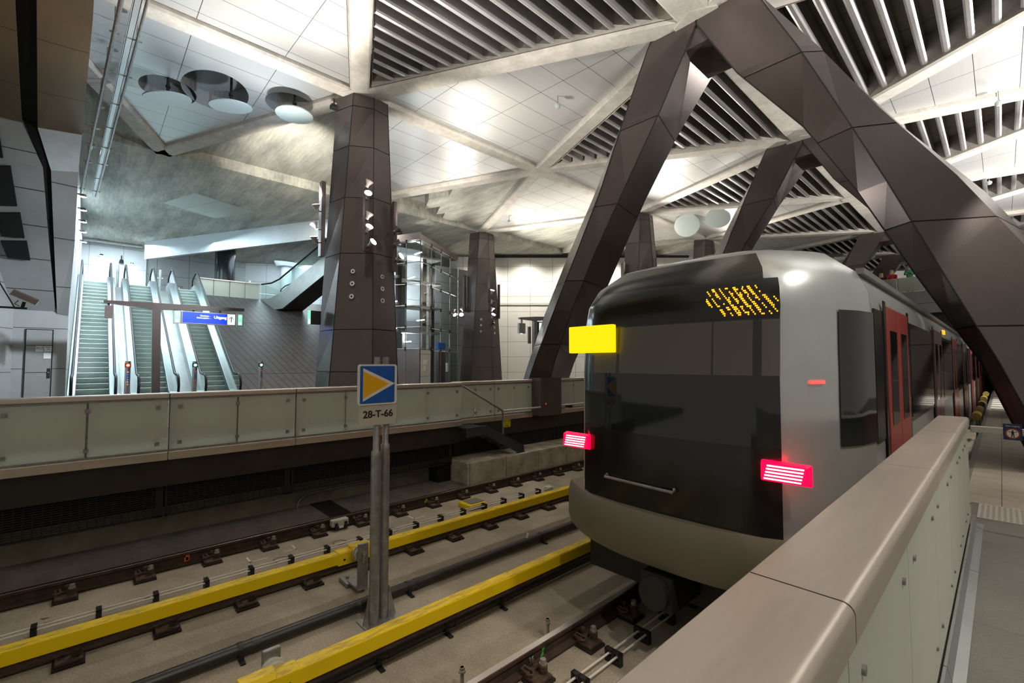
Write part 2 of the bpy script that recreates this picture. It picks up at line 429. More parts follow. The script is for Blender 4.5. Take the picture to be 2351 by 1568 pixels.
conductor(-3.49, 'yellow covered conductor rail nearer the camera, running under the train', [.9, 6.0], [1.03, 5.6], -1)

# drain pipes
def pipe(X, label, clamps):
    t = thing('pipe', label, 'pipe', (X, 0, .06), 'black pipes between the tracks')
    b = MB(); b.cyl((X, -3.4, .075), (X, 30, .075), .055, n=18); b.build('tube', 'black_pipe', t, smooth=True)
    for y in clamps:
        b = MB(); b.cyl((X, y - .02, .075), (X, y + .02, .075), .061, n=18); b.box(X + .04, X + .13, y - .02, y + .02, 0, .015); b.box(X + .05, X + .066, y - .02, y + .02, .0, .07)
        b.build('clamp', 'black', t)
        b = MB(); b.cyl((X, y + .09, .075), (X, y + .16, .075), .059, n=18); b.build('sleeve', 'black_pipe', t)
    return t
P1 = pipe(-4.66, 'black pipe between the far yellow cover and the sign post', [1.06, 2.72, 4.9])
P2 = pipe(-3.76, 'black pipe just right of the near yellow cover', [1.9, 2.6, 3.3, 5.6])
for (X, y, t) in ((-4.66, 4.62, P1), (-3.76, 3.95, P2)):
    b = MB(); b.cyl((X, y, .12), (X, y + .03, .19), .012, .022, n=10); b.build('tape_knot', 'sign_white', t)

# signal cables with clips
def cable(X, z, y0, y1, label):
    b = MB(); b.cyl((X, y0, z), (X, y1, z), .0095, n=8)
    return tag(b.build('cable', 'white_cable', smooth=True), label, 'cable', 'white cables on the track bed')
cable(-6.375, .08, -2, 7.0, 'white cable on the far track, on the side of the farthest rail')
cable(-6.295, .08, -2, 7.0, 'white cable on the far track, on the side of the yellow cover')
cable(-2.42, .075, 1.6, 12, 'pale cable on the near track, on the side of the near rail')
cable(-2.34, .075, 1.6, 12, 'pale cable on the near track, on the side of the parapet')
def clip(X, Y, label, group, w=.06):
    b = MB(); b.box(X - w, X + w, Y - .022, Y + .022, 0, .045); b.box(X - w, X - w + .02, Y - .022, Y + .022, .045, .11)
    b.box(X + w - .02, X + w, Y - .022, Y + .022, .045, .11); b.box(X - .012, X + .012, Y - .022, Y + .022, .045, .11); b.box(X - w, X + w, Y - .022, Y + .022, .095, .11)
    return tag(b.build('cable_clip', 'black'), label, 'cable clip', group)
c1 = clip(-6.335, -.297, 'black clip holding two white cables beside the far yellow cover', 'cable clips on the far track')
for y in (.16, .62, 1.08, 1.54, 2.0, 2.46, 2.92, 3.38, 3.84, 4.3, 4.76, 5.22, 5.68, 6.14, 6.6):
    dup(c1, (0, y + .297, 0))
c2 = clip(-2.38, 2.96, 'black clip holding pale cables beside the near parapet', 'cable clips on the near track', .08)
for y in (3.42, 3.88, 4.34, 4.8, 5.26): dup(c2, (0, y - 2.96, 0))

# small trackside objects
t = thing('rail_sensor', 'grey sensor box clipped to the farthest rail', 'sensor', (-7.14, 2.95, 0))
b = MB(); b.box(-7.21, -7.10, 2.83, 3.09, .06, .16); b.build('housing', 'plate_grey', t, bevel=.012)
b = MB(); b.box(-7.16, -7.075, 2.87, 2.91, .02, .12); b.box(-7.16, -7.075, 3.02, 3.06, .02, .12); b.build('clamp', 'black', t)
b = MB(); b.box(-7.10, -7.075, 2.93, 3.0, .04, .07); b.build('label_plate', 'sign_white', t)
t = thing('track_beacon', 'worn yellow beacon box lying between the far rails', 'beacon', (-6.62, 5.15, 0))
b = MB(); b.prism([(-6.8, 4.98), (-6.46, 4.98), (-6.44, 5.02), (-6.44, 5.36), (-6.8, 5.42), (-6.84, 5.3)], 'z', 0, .09); b.build('box', 'yellow_paint', t, bevel=.02)
b = MB(); b.box(-6.76, -6.5, 5.06, 5.36, .09, .098); b.build('grimy_lid', 'ledge_concrete', t)
b = MB(); b.box(-6.42, -6.3, 6.85, 7.0, 0, .1); tag(b.build('cable_box', 'plate_grey', bevel=.01), 'small grey box at the end of the white cables', 'box')
def mark(name, mats, pts, label):
    b = MB()
    for p in pts: b.poly([(x, y, .004) for x, y in p])
    tag(b.build(name, mats), label, 'paint mark')
def corner(x, y, w=.025):
    return [[(x, y), (x + .2, y), (x + .2, y + w), (x, y + w)], [(x + .2 - w, y), (x + .2, y), (x + .2, y + .22), (x + .2 - w, y + .22)]]
def circ(name, mat, x, y, label, r=.1):
    b = MB(); b.ring((x, y, .004), (0, 0, 1), r - .02, r, 20); tag(b.build(name, mat), label, 'paint mark')
mark('paint_bracket', 'paint_white', corner(-6.95, 1.62), 'white painted corner mark left of a fastener on the far track')
mark('paint_bracket', 'paint_white', [[(-6.98, 2.2), (-6.8, 2.2), (-6.8, 2.22), (-6.98, 2.22)], [(-6.82, 2.05), (-6.8, 2.05), (-6.8, 2.22), (-6.82, 2.22)]], 'white painted corner mark right of a fastener on the far track')
mark('paint_bracket', 'paint_white', corner(-6.95, 4.05), 'white painted corner mark near the yellow beacon box')
circ('paint_circle', 'paint_slate', -6.58, 1.95, 'grey painted circle between the far rails')
circ('paint_circle', 'paint_red', -6.62, 2.75, 'reddish painted circle left of the sign post')
circ('paint_circle', 'paint_slate', -6.55, 3.55, 'grey painted circle just right of the sign post')
circ('paint_circle', 'paint_slate', -6.6, 4.5, 'grey painted circle beside the yellow beacon box', .07)
mark('paint_dash', 'paint_red', [[(-6.75, -.28), (-6.72, -.2), (-6.7, -.25)], [(-6.62, -.25), (-6.6, -.15), (-6.58, -.22)]], 'small reddish paint dashes at the left end of the far track')
mark('paint_dash', 'paint_slate', [[(-6.62, .5), (-6.6, .58), (-6.58, .52)], [(-6.55, .53), (-6.53, .6), (-6.51, .54)]], 'small slate paint dashes in front of the far cables')

# marker sign on twin posts
t = thing('marker_sign', 'blue sign with amber triangle on two galvanised posts between the tracks', 'sign', (-4.33, 2.2, 0))
for (y, zt) in ((2.17, 1.69), (2.29, 1.74)):
    b = MB(); X = -4.4 if y > 2.2 else -4.36
    b.tube([(X, y, 0), (X, y, zt - .03), (X, y, zt + .01), (X, y, zt + .03), (X, y, 2.66)], [.05, .05, .046, .033, .031], 18); b.build('post', 'galvanised', t, smooth=True)
b = MB()
for s in (-1, 1):
    b.prism([(0 if s < 0 else 0, 0), (s * .14, 0), (s * .02, .32), (0, .32)], 'x', -4.39, -4.375)
bb = MB()
bb.loft([[(-4.385, 2.06, 0), (-4.365, 2.06, 0), (-4.365, 2.13, .3), (-4.385, 2.13, .3)], [(-4.385, 2.13, 0), (-4.365, 2.13, 0), (-4.365, 2.14, .3), (-4.385, 2.14, .3)]])
bb.loft([[(-4.385, 2.42, 0), (-4.365, 2.42, 0), (-4.365, 2.34, .32), (-4.385, 2.34, .32)], [(-4.385, 2.33, 0), (-4.365, 2.33, 0), (-4.365, 2.33, .32), (-4.385, 2.33, .32)]])
bb.box(-4.5, -4.26, 2.05, 2.44, 0, .012)
bb.build('gusset_base', 'galvanised', t)
b = MB(); b.tube([(-4.333, 2.205, 1.45), (-4.33, 2.2, 1.98)], .005, 6); b.build('red_strip', 'paint_red', t)
def rrect(y0, y1, z0, z1, r, n=5):
    p = []
    for cy, cz, a0 in ((y1 - r, z1 - r, 0), (y0 + r, z1 - r, 90), (y0 + r, z0 + r, 180), (y1 - r, z0 + r, 270)):
        for k in range(n + 1):
            a = math.radians(a0 + 90 * k / n); p.append((cy + r * math.cos(a), cz + r * math.sin(a)))
    return p
b = MB(); b.prism(rrect(1.945, 2.363, 2.18, 2.585, .03), 'x', -4.325, -4.3); pn = b.build('panel', 'sign_white', t)
b = MB(); b.prism(rrect(1.962, 2.335, 2.195, 2.568, .012), 'x', -4.3, -4.298); b.build('blue_field', 'sign_blue', pn)
b = MB(); b.prism([(1.992, 2.547), (1.992, 2.217), (2.337, 2.388)], 'x', -4.298, -4.2965); b.build('triangle_border', 'sign_white', pn)
b = MB(); b.prism([(1.994, 2.516), (1.994, 2.248), (2.268, 2.387)], 'x', -4.2965, -4.295); b.build('triangle', 'sign_amber', pn)
b = MB(); b.prism(rrect(1.962, 2.366, 1.975, 2.178, .02), 'x', -4.322, -4.312); pl = b.build('number_plate', 'plate_grey', t)
text('lettering', '28-T-66', (-4.31, 2.164, 2.083), .098, 'ink', pl, bold=.0022, sx=1.02)

# ================================================================== PLATFORMS
m = MB(); m.box(-45, -8.5, -12, 45, .9, 1.219); m.box(-8.5, -8.3, -12, 6.1, .9, 1.219); struct(m.build('floor', 'platform_floor'))
m = MB(); m.box(-.36, 8, -4, 90, -.3, 1.22); struct(m.build('floor', 'platform_floor'))
m = MB(); m.box(-.2, .5, 5.85, 6.45, 1.22, 1.226); 
struct(m.build('trim_2', 'tactile'))
m = MB()
for i in range(12):
    for j in range(18): 
        x = -.17 + j * .036; y = 5.88 + i * .048
        m.disc((x, y, 1.2265), (0, 0, 1), .012, 8)
struct(m.build('trim_3', 'ledge_concrete'))
m = MB(); m.box(-.3, 3, 6.45, 60, 1.22, 1.224); struct(m.build('floor', 'walkway'))
# far platform edge
m = MB(); m.box(-8.9, -8.72, -4, 60, 0, .42); struct(m.build('wall_far', 'wall_concrete'))
m = MB(); m.box(-8.9, -8.25, -4, 6.1, .83, 1.215); m.box(-8.9, -8.46, 6.1, 45, .83, 1.185); struct(m.build('trim_4', 'fascia_dark'))
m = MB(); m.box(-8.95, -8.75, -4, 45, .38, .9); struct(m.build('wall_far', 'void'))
# vent grilles
def vent(y0, y1, X, label, zt=.83, zb=.375):
    t = thing('vent_grille', label, 'grille', (X, y0, zb), 'vent grilles under the far platform')
    b = MB(); b.box(X - .03, X, y0, y0 + .03, zb, zt); b.box(X - .03, X, y1 - .09, y1, zb, zt); b.box(X - .03, X, y0, y1, zb, zb + .02); b.box(X - .03, X, y0, y1, zt - .02, zt); b.build('frame', 'grille', t)
    b = MB(); n = 15
    for k in range(n):
        z = zb + .025 + (zt - zb - .05) * k / (n - 1); b.box(X - .02, X - .012, y0, y1, z - .007, z + .007)
    k = y0 + .06
    while k < y1: b.box(X - .026, X - .02, k - .006, k + .006, zb, zt); k += .085
    b.build('mesh', 'grille', t)
names = ['leftmost grille cut by the picture edge', 'grille second from the left under the far platform', 'grille third from the left under the far platform', 'grille behind the sign post under the far platform', 'grille just left of the concrete block']
ys = [-2.58, -.85, .88, 2.61, 4.34, 5.98]
for i in range(5): vent(ys[i], ys[i + 1] - .02, -8.35, 'dark ' + names[i])
for i, y in enumerate((6.1, 7.85, 9.6, 11.35, 13.1)):
    vent(y, y + 1.72, -8.5, ['dark grille behind the steel steps', 'dark grille below the yellow warning plate', 'dark grille right of the yellow plate above the block', 'dark grille right of the strut foot', 'dark grille mostly behind the train'][i], .83, .5)

def parapet(y0, y1, X, label, d=-1, zc=2.165, zb=1.21, group='glass parapets of the far platform'):
    """d: side on which the platform lies (track face is X)"""
    t = thing('glass_parapet', label, 'parapet', (X, y0, zb), group)
    s = d
    def bx(b, a0, a1, *r): b.box(min(X + s * a0, X + s * a1), max(X + s * a0, X + s * a1), *r)
    b = MB(); bx(b, 0, .2, y0 + .004, y1 - .004, zc - .07, zc); b.build('cap', 'steel', t, bevel=.012)
    b = MB(); bx(b, .03, .05, y0 + .006, y1 - .006, zc - .1, zc - .072); bx(b, .15, .17, y0 + .006, y1 - .006, zc - .1, zc - .072); b.build('cap_rail', 'galvanised', t)
    b = MB(); bx(b, 0, .06, y0 + .004, y1 - .004, zb, zb + .12); b.build('base_bar', 'steel', t, bevel=.008)
    b = MB(); bx(b, .02, .05, y0 + .006, y1 - .006, zb + .12, zb + .15); b.build('glazing_channel', 'galvanised', t)
    ym = (y0 + y1) / 2
    for a, c in ((y0, ym), (ym, y1)):
        b = MB(); bx(b, .028, .042, a + .012, c - .012, zb + .15, zc - .1); g = b.build('glass_pane', 'frosted', t)
    for y, w in ((y0 + .034, .03), (ym, .018)):
        b = MB(); bx(b, .07, .13, y - w, y + w, zb, zc - .07); b.build('post', 'galvanised', t)
    b = MB()
    for y in (y0 + .13, ym, y1 - .13):
        for z in (zb + .24, zc - .2):
            bx(b, .012, .028, y - .025, y + .025, z - .025, z + .025)
            bx(b, .06, .075, y - .02, y + .02, z + .04, z + .09) if y != ym else None
    for y in (y0, y1):
        for z in (zb + .45, zc - .17):
            bx(b, .05, .065, y - .14 if y == y1 else y + .004, y + .14 if y == y0 else y - .004, z - .008, z + .008)
    b.build('glass_clamp', 'galvanised', t)
    # platform-side glass
    b = MB(); bx(b, .17, .182, y0 + .012, y1 - .012, zb + .33, zc - .1); b.build('inner_glass', 'frosted', t)
    return t
pn = ['leftmost glass parapet, cut by the picture edge', 'glass parapet below the first escalator, second from the left', 'glass parapet below the third escalator, left of the sign post', 'glass parapet crossing behind the blue sign', 'glass parapet ending at the steel steps']
py = [-2.58, -.85, .88, 2.61, 4.34, 6.1]
for i in range(5): parapet(py[i], py[i + 1], -8.17, pn[i])
parapet(6.12, 7.3, -8.45, 'set-back glass parapet behind the sloping handrail', -1, 2.165, 1.185)
parapet(7.3, 8.6, -8.45, 'set-back glass parapet left of the strut foot', -1, 2.165, 1.185)
parapet(9.45, 11.2, -8.45, 'glass parapet right of the strut foot, beside the train', -1, 2.165, 1.185)
parapet(11.2, 12.95, -8.45, 'glass parapet hidden mostly behind the train', -1, 2.165, 1.185)
# low steel rail along the set-back parapet
t = thing('guard_rail', 'low steel tube rail in front of the set-back parapet', 'rail', (-8.2, 9, 1.2))
b = MB(); b.cyl((-8.2, 7.33, 1.45), (-8.2, 14, 1.45), .024, n=12); b.build('tube', 'steel', t, smooth=True)
for y in (8.75, 9.9, 11.6):
    b = MB(); b.box(-8.42, -8.19, y - .03, y + .03, 1.36, 1.42); b.build('bracket', 'dark_iron', t)
t = thing('handrail', 'sloping grey handrail at the steel steps', 'handrail', (-8.2, 7.3, .9))
b = MB(); b.tube([(-8.2, 6.12, 2.09), (-8.2, 7.24, 1.5), (-8.2, 7.31, 1.45), (-8.2, 7.33, 1.38), (-8.2, 7.33, .86)], .024, 10); b.build('tube', 'galvanised', t, smooth=True)
# service walkway block
m = MB(); m.box(-8.72, -7.77, 5.95, 60, 0.0, .475); struct(m.build('floor', 'block_concrete', bevel=.02))
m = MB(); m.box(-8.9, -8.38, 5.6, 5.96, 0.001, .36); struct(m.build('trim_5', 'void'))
t = thing('maintenance_steps', 'dark steel steps down from the far platform to the concrete walkway', 'steps', (-8.0, 6.8, .48))
for X in (-8.42, -7.87):
    b = MB(); b.prism([(5.98, 1.0), (5.98, 1.2), (6.52, 1.21), (7.7, .63), (7.72, .49), (7.5, .478), (6.52, 1.0)], 'x', X, X + .012); 
    b.box(X - .03 if X < -8 else X, X + .012 if X < -8 else X + .045, 7.45, 7.72, .478, .49)
    b.build('stringer', 'steps_steel', t, bevel=.004)
b = MB()
for k in range(9): b.box(-8.4, -7.87, 5.99 + k * .058, 6.03 + k * .058, 1.165, 1.19)
b.build('landing_grating', 'steps_steel', t)
for k in range(3):
    y = 6.62 + k * .3; z = .98 - k * .165
    b = MB(); b.box(-8.4, -7.87, y, y + .24, z, z + .03); b.box(-8.4, -7.87, y + .22, y + .24, z - .04, z); b.build('tread', 'steps_steel', t)
b = MB()
for (y, z) in ((6.05, 1.06), (6.05, 1.15), (6.5, 1.05), (6.62, 1.02), (6.9, .95), (7.15, .8), (7.4, .68), (7.6, .58)): b.cyl((-7.858, y, z), (-7.85, y, z), .01, n=8)
b.build('bolt', 'dark_iron', t)
t = thing('warning_plate', 'small yellow warning plate on the dark fascia by the steps', 'sign', (-8.45, 7.65, 1.1))
b = MB(); b.box(-8.458, -8.45, 7.56, 7.81, 1.0, 1.185); b.build('plate', 'yellow_sign', t)
text('lettering', 'LET OP', (-8.448, 7.685, 1.145), .075, 'ink', t)
text('lettering', 'PVR', (-8.448, 7.685, 1.035), .07, 'ink', t)
b = MB(); b.box(-8.4495, -8.4485, 7.6, 7.77, 1.088, 1.093); b.build('rule', 'ink', t)
for y in (8.33, 8.55):
    b = MB(); b.cyl((-7.77, y, .36), (-7.765, y, .36), .03, n=14)
    tag(b.build('marker_disc', 'paint_lime'), 'lime round marker on the block front, %s one' % ('left' if y < 8.4 else 'right'), 'marker')
t = thing('conduit', 'grey conduit bent up along the wall below the far grilles', 'conduit', (-8.6, 3, 0))
b = MB(); b.tube([(-8.58, 2.8, 0.012), (-8.58, 2.8, .1), (-8.6, 2.84, .17), (-8.64, 2.95, .21), (-8.68, 3.1, .225), (-8.69, 3.4, .23), (-8.69, 5.62, .23)], .02, 10); b.build('tube', 'galvanised', t, smooth=True)
for y in (3.4, 4.0, 4.6, 5.2):
    b = MB(); b.cyl((-8.69, y - .02, .23), (-8.69, y + .02, .23), .028, n=10); b.build('saddle', 'bolt_steel', t)

# near parapet
def near_parapet(y0, y1, label, open_end=False):
    t = thing('glass_parapet', label, 'parapet', (-.3, y0, 1.22), 'glass parapets of the near platform')
    b = MB(); arc = [(-.232 + .022 * math.sin(k * PI / 12), 2.108 + .022 * math.cos(k * PI / 12)) for k in range(7)]
    b.prism([(-.41, 2.06), (-.41, 2.122), (-.402, 2.13), (-.396, 2.13), (-.24, 2.13)] + arc + [(-.21, 2.1), (-.21, 2.055), (-.225, 2.055), (-.225, 2.09), (-.395, 2.09), (-.395, 2.06)], 'y', y0 + .003, y1 - .003)
    b.build('cap', 'steel', t, smooth=True)
    b = MB(); b.prism([(-.216, 1.225), (-.15, 1.222), (-.15, 1.232), (-.19, 1.24), (-.205, 1.3), (-.216, 1.3)], 'y', y0 + .003, y1 - .003)
    b.build('base_bar', 'steel_dim', t, smooth=True)
    ym = (y0 + y1) / 2
    for a, c in ((y0, ym), (ym, y1)):
        b = MB(); b.box(-.236, -.224, a + .004, c - .004, 1.3, 2.085); g = b.build('glass_pane', 'frosted', t)
        b = MB()
        for y in (a + .12, c - .12):
            for z in (1.42, 1.95): b.cyl((-.224, y, z), (-.217, y, z), .011, n=12)
        b.build('glass_stud', 'galvanised', g)
        b = MB(); b.box(-.4, -.39, a + .004, c - .004, 1.25, 2.07); b.build('track_glass', 'frosted', t)
    b = MB()
    for y in (y0 + .03, ym): b.box(-.36, -.27, y - .02, y + .02, 1.22, 2.09)
    b.build('post', 'galvanised', t)
near_parapet(-.62, 1.105, 'near glass parapet at the bottom right corner of the picture')
near_parapet(1.105, 2.735, 'near glass parapet, middle section beside the train')
near_parapet(2.735, 4.3, 'near glass parapet, section before the last one')
near_parapet(4.3, 5.6, 'near glass parapet, far end section beside the barrier bar')
t = thing('barrier_bar', 'steel barrier bar across the near walkway with a no-entry sign', 'barrier', (0, 5.45, 2.0))
b = MB(); b.box(-.2, .8, 5.43, 5.46, 2.02, 2.075); b.build('bar', 'alu', t, bevel=.006)
b = MB(); b.box(-.012, .092, 5.415, 5.425, 1.985, 2.112); s = b.build('sign_plate', 'nosign', t)
b = MB(); b.ring((.04, 5.414, 2.036), (0, -1, 0), .033, .042, 28); b.build('red_ring', 'nosign_red', s)
b = MB(); b.disc((.04, 5.4145, 2.036), (0, -1, 0), .034, 28); b.build('white_field', 'sign_white', s)
b = MB(); y = 5.4135
b.disc((.04, y, 2.058), (0, -1, 0), .006, 12)
for q in ([(.016, 2.047), (.064, 2.047), (.064, 2.051), (.016, 2.051)], [(.033, 2.03), (.047, 2.03), (.047, 2.05), (.033, 2.05)], [(.033, 2.03), (.0395, 2.03), (.036, 2.006), (.031, 2.006)], [(.0405, 2.03), (.047, 2.03), (.049, 2.006), (.044, 2.006)]):
    b.poly([(x, y, z) for x, z in q])
b.build('figure', 'ink', s)
text('lettering', 'Geen toegang', (.04, 5.413, 2.095), .0135, 'sign_white', s, rot=FY)
# ================================================================== CEILING
PER = 7.85
def r_(k): return Vector((-4.3, 1.85 + PER * k, 10.1))
def c_(k): return Vector((-13.0, 5.78 + PER * k, 10.6))
def n_(k): return Vector((-21.7, 1.85 + PER * k, 10.6))
def d_(k): return Vector((4.4, 5.78 + PER * k, 10.6))
CE = bpy.data.objects.new('ceiling', None); COL.objects.link(CE); CE['kind'] = 'structure'
beams = MB()
def beam(p, q, w=.27, h=1.1):
    d = (q - p); d.z = 0; d.normalize(); s = Vector((-d.y, d.x, 0)) * w; up = Vector((0, 0, h)); lip = Vector((0, 0, .06))
    c = s * .82
    beams.loft([[p - c, p + c, p + s + lip, p + s + up, p - s + up, p - s + lip], [q - c, q + c, q + s + lip, q + s + up, q - s + up, q - s + lip]])
def hub(p, r=.55, h=1.1):
    beams.cyl(p - Vector((0, 0, .012)), p + Vector((0, 0, h)), r, n=6)
K = range(-1, 6)
for k in K:
    beam(c_(k), c_(k + 1)); beam(r_(k), r_(k + 1), .36); beam(d_(k), d_(k + 1))
    beam(c_(k), r_(k)); beam(c_(k), r_(k + 1)); beam(d_(k), r_(k)); beam(d_(k), r_(k + 1))
    beam(c_(k), n_(k)); beam(c_(k), n_(k + 1))
    for p in (c_(k), r_(k), d_(k)): hub(p)
beams.build('beam', 'beam_concrete', CE)
def inset(tri, w):
    """inset a triangle (plan view) by w, keeping it in its plane"""
    a, b, c = tri
    nrm = (b - a).cross(c - a); 
    def zat(x, y): return a.z - ((x - a.x) * nrm.x + (y - a.y) * nrm.y) / nrm.z
    P = [Vector((p.x, p.y)) for p in tri]
    area = sum(P[i].x * P[(i + 1) % 3].y - P[(i + 1) % 3].x * P[i].y for i in range(3))
    if area < 0: P.reverse()
    L = []
    for i in range(3):
        d = (P[(i + 1) % 3] - P[i]).normalized(); nn = Vector((-d.y, d.x)); L.append((P[i] + nn * w, d))
    out = []
    for i in range(3):
        (p, d), (q, e) = L[i - 1], L[i]
        t = ((q.x - p.x) * e.y - (q.y - p.y) * e.x) / (d.x * e.y - d.y * e.x); X = p + d * t
        out.append(Vector((X.x, X.y, zat(X.x, X.y))))
    return out, zat
def panel(tri, mat, dz, w=.29, name='panel', holes=None, thick=.03):
    T, zat = inset(tri, w); b = MB()
    lo = [p + Vector((0, 0, dz)) for p in T]; hi = [p + Vector((0, 0, dz + thick)) for p in T]
    b.loft([lo, hi]); o = b.build(name, mat, None)
    for (x, y, rx, ry) in holes or []:
        h = MB(); n = 40; z = zat(x, y) + dz
        h.loft([[(x + rx * math.cos(2 * PI * i / n), y + ry * math.sin(2 * PI * i / n), zz) for i in range(n)] for zz in (z - .5, z + .5)])
        c = h.build('cutter', mat); md = o.modifiers.new('cut', 'BOOLEAN'); md.operation = 'DIFFERENCE'; md.object = c; md.solver = 'EXACT'
        me = bpy.data.meshes.new_from_object(o.evaluated_get(bpy.context.evaluated_depsgraph_get()))
        o.modifiers.clear(); o.data = me; bpy.data.objects.remove(c)
        g = MB(); base = len(g.v)
        g.v += [(x + rx * math.cos(2 * PI * i / n), y + ry * math.sin(2 * PI * i / n), z + .005) for i in range(n)] + [(x + rx * .97 * math.cos(2 * PI * i / n), y + ry * .97 * math.sin(2 * PI * i / n), z + .62) for i in range(n)]
        for i in range(n): g.f.append([i, (i + 1) % n, n + (i + 1) % n, n + i]); g.m.append(0)
        g.f.append(list(range(n, 2 * n))); g.m.append(0)
        attach(g.build('recess', 'recess_grey'), CE)
    attach(o, CE); return o
def louvre(tri, label, step=.435, w=.33):
    T, zat = inset(tri, w)
    cx = sum(p.x for p in T) / 3; cy = sum(p.y for p in T) / 3
    t = thing('ceiling_louvre', label, 'ceiling louvre', (cx, cy, 10.9), 'louvred triangles of the ceiling')
    b = MB(); b.loft([[p + Vector((0, 0, .82)) for p in T], [p + Vector((0, 0, .85)) for p in T]]); b.build('backing_panel', 'fin_backing', t)
    b = MB()
    for i in range(3):
        p, q = T[i], T[(i + 1) % 3]; b.poly([p + Vector((0, 0, .05)), q + Vector((0, 0, .05)), q + Vector((0, 0, .82)), p + Vector((0, 0, .82))])
    b.build('edge_frame', 'beam_concrete', t)
    x = min(p.x for p in T) + .25
    while x < max(p.x for p in T) - .1:
        ys = []
        for i in range(3):
            p, q = T[i], T[(i + 1) % 3]
            if (p.x - x) * (q.x - x) < 0: f = (x - p.x) / (q.x - p.x); ys.append(p.y + (q.y - p.y) * f)
        if len(ys) == 2 and abs(ys[0] - ys[1]) > .25:
            y0, y1 = min(ys), max(ys); b = MB()
            for (wl, z0, z1) in ((.022, .12, .74), (.034, .10, .122)):
                za, zb = zat(x, y0), zat(x, y1)
                b.hexa([(x - wl, y0, za + z0), (x + wl, y0, za + z0), (x + wl, y1, zb + z0), (x - wl, y1, zb + z0), (x - wl * (2.2 if wl < .04 else 1), y0, za + z1), (x + wl * (2.2 if wl < .04 else 1), y0, za + z1), (x + wl * (2.2 if wl < .04 else 1), y1, zb + z1), (x - wl * (2.2 if wl < .04 else 1), y1, zb + z1)])
            b.build('fin', 'fin_metal', t)
        x += step
    return t
LF = ['big louvred ceiling triangle at the top centre, right of the big column', 'louvred ceiling triangle seen behind the head of the first strut', 'louvred ceiling triangle behind the head of the second strut', 'louvred ceiling triangle right above the train roof', 'small louvred ceiling triangle left of the third strut, above the train', 'farthest louvred ceiling triangle on the left of the ridge beam']
LR = ['', 'big louvred ceiling triangle in the top right corner', 'louvred ceiling triangle right of the big strut, second from the top', 'louvred ceiling triangle right of the big strut, third from the top', 'small louvred ceiling triangle at the right picture edge, fourth from the top', 'farthest louvred ceiling triangle on the right of the ridge beam']
for k in range(0, 6):
    louvre((c_(k), r_(k), r_(k + 1)), LF[k])
    if k: louvre((r_(k), r_(k + 1), d_(k)), LR[k])
    else: panel((r_(0), r_(1), d_(0)), 'fin_backing', .7)
for k in range(-1, 6):
    panel((c_(k), r_(k + 1), c_(k + 1)), 'panel_metal', .16)
    panel((r_(k + 1), d_(k), d_(k + 1)), 'panel_metal', .16)
for k in range(0, 6):
    if k == 0: panel((n_(0), c_(-1), c_(0)), 'panel_metal', .16, holes=[(-16.75, 1.5, .8, .7), (-15.85, 2.55, 1.15, .85), (-15.1, 4.45, .72, .72)])
    elif k == 3: panel((n_(3), c_(2), c_(3)), 'panel_metal', .16)
    else: panel((n_(k), c_(k - 1), c_(k)), 'panel_metal', .16)
panel((c_(0), n_(0), n_(1)), 'form_concrete', .42, w=.2); panel((c_(2), n_(2), n_(3)), 'form_concrete', .3, w=.2); panel((c_(3), n_(3), n_(4)), 'form_concrete', .3, w=.2)
panel((c_(-1), n_(-1), n_(0)), 'form_concrete', .3, w=.2); panel((c_(4), n_(4), n_(5)), 'form_concrete', .3, w=.2)
# the cell behind the big column is concrete with stepped openings above the lift
p0, p1, p2 = c_(1), n_(1), n_(2)
b = MB()
def bary(u, v, dz=.0): return p0 * (1 - u - v) + p1 * u + p2 * v + Vector((0, 0, dz))
edge = [bary(0, .98), bary(0, 0), bary(.42, 0), bary(.42, .17), bary(.54, .17), bary(.54, .32), bary(.44, .32), bary(.44, .46), bary(.38, .46), bary(.38, .56), bary(.2, .72)]
b.loft([[p + Vector((0, 0, .12)) for p in edge], [p + Vector((0, 0, 1.0)) for p in edge]]); b.build('concrete_slab', 'form_concrete', CE)
b = MB(); hi = [bary(.3, 0, 1.25), bary(.98, 0, 1.25), bary(.0, .98, 1.25)]
b.loft([hi, [p + Vector((0, 0, .05)) for p in hi]]); b.build('panel', 'panel_metal', CE)
b = MB()
for f in (.12, .3, .47):
    a, c = bary(.5, f, .9), bary(.98 - f, f, .9); b.loft([[a, c, c + Vector((0, .35, .0)), a + Vector((0, .35, .0))], [q + Vector((0, 0, .35)) for q in (a, c, c + Vector((0, .35, 0)), a + Vector((0, .35, 0)))]])
b.build('steel_band', 'bulk_shiny', CE)
# flat concrete slab over the back hall
b = MB(); b.loft([[(-21.55, -14, 10.6), (-21.55, 42, 10.6), (-46, 42, 10.6), (-46, -14, 10.6)], [(-21.55, -14, 11.5), (-21.55, 42, 11.5), (-46, 42, 11.5), (-46, -14, 11.5)]])
b.build('concrete_slab', 'form_concrete', CE)
h = MB()
q = [(-28.26, 2.5), (-25.6, 3.47), (-26.72, 6.18), (-29.34, 4.85)]
def lerp(a, b_, f): return (a[0] + (b_[0] - a[0]) * f, a[1] + (b_[1] - a[1]) * f)
for a, b_ in ((0, .36), (.37, .69), (.7, 1)):
    P = [lerp(q[0], q[3], a), lerp(q[1], q[2], a), lerp(q[1], q[2], b_), lerp(q[0], q[3], b_)]
    h.loft([[(x, y, 10.575) for x, y in P], [(x, y, 10.6) for x, y in P]])
tag(h.build('ceiling_hatch', 'hatch'), 'pale three-part hatch in the stained concrete ceiling', 'hatch')

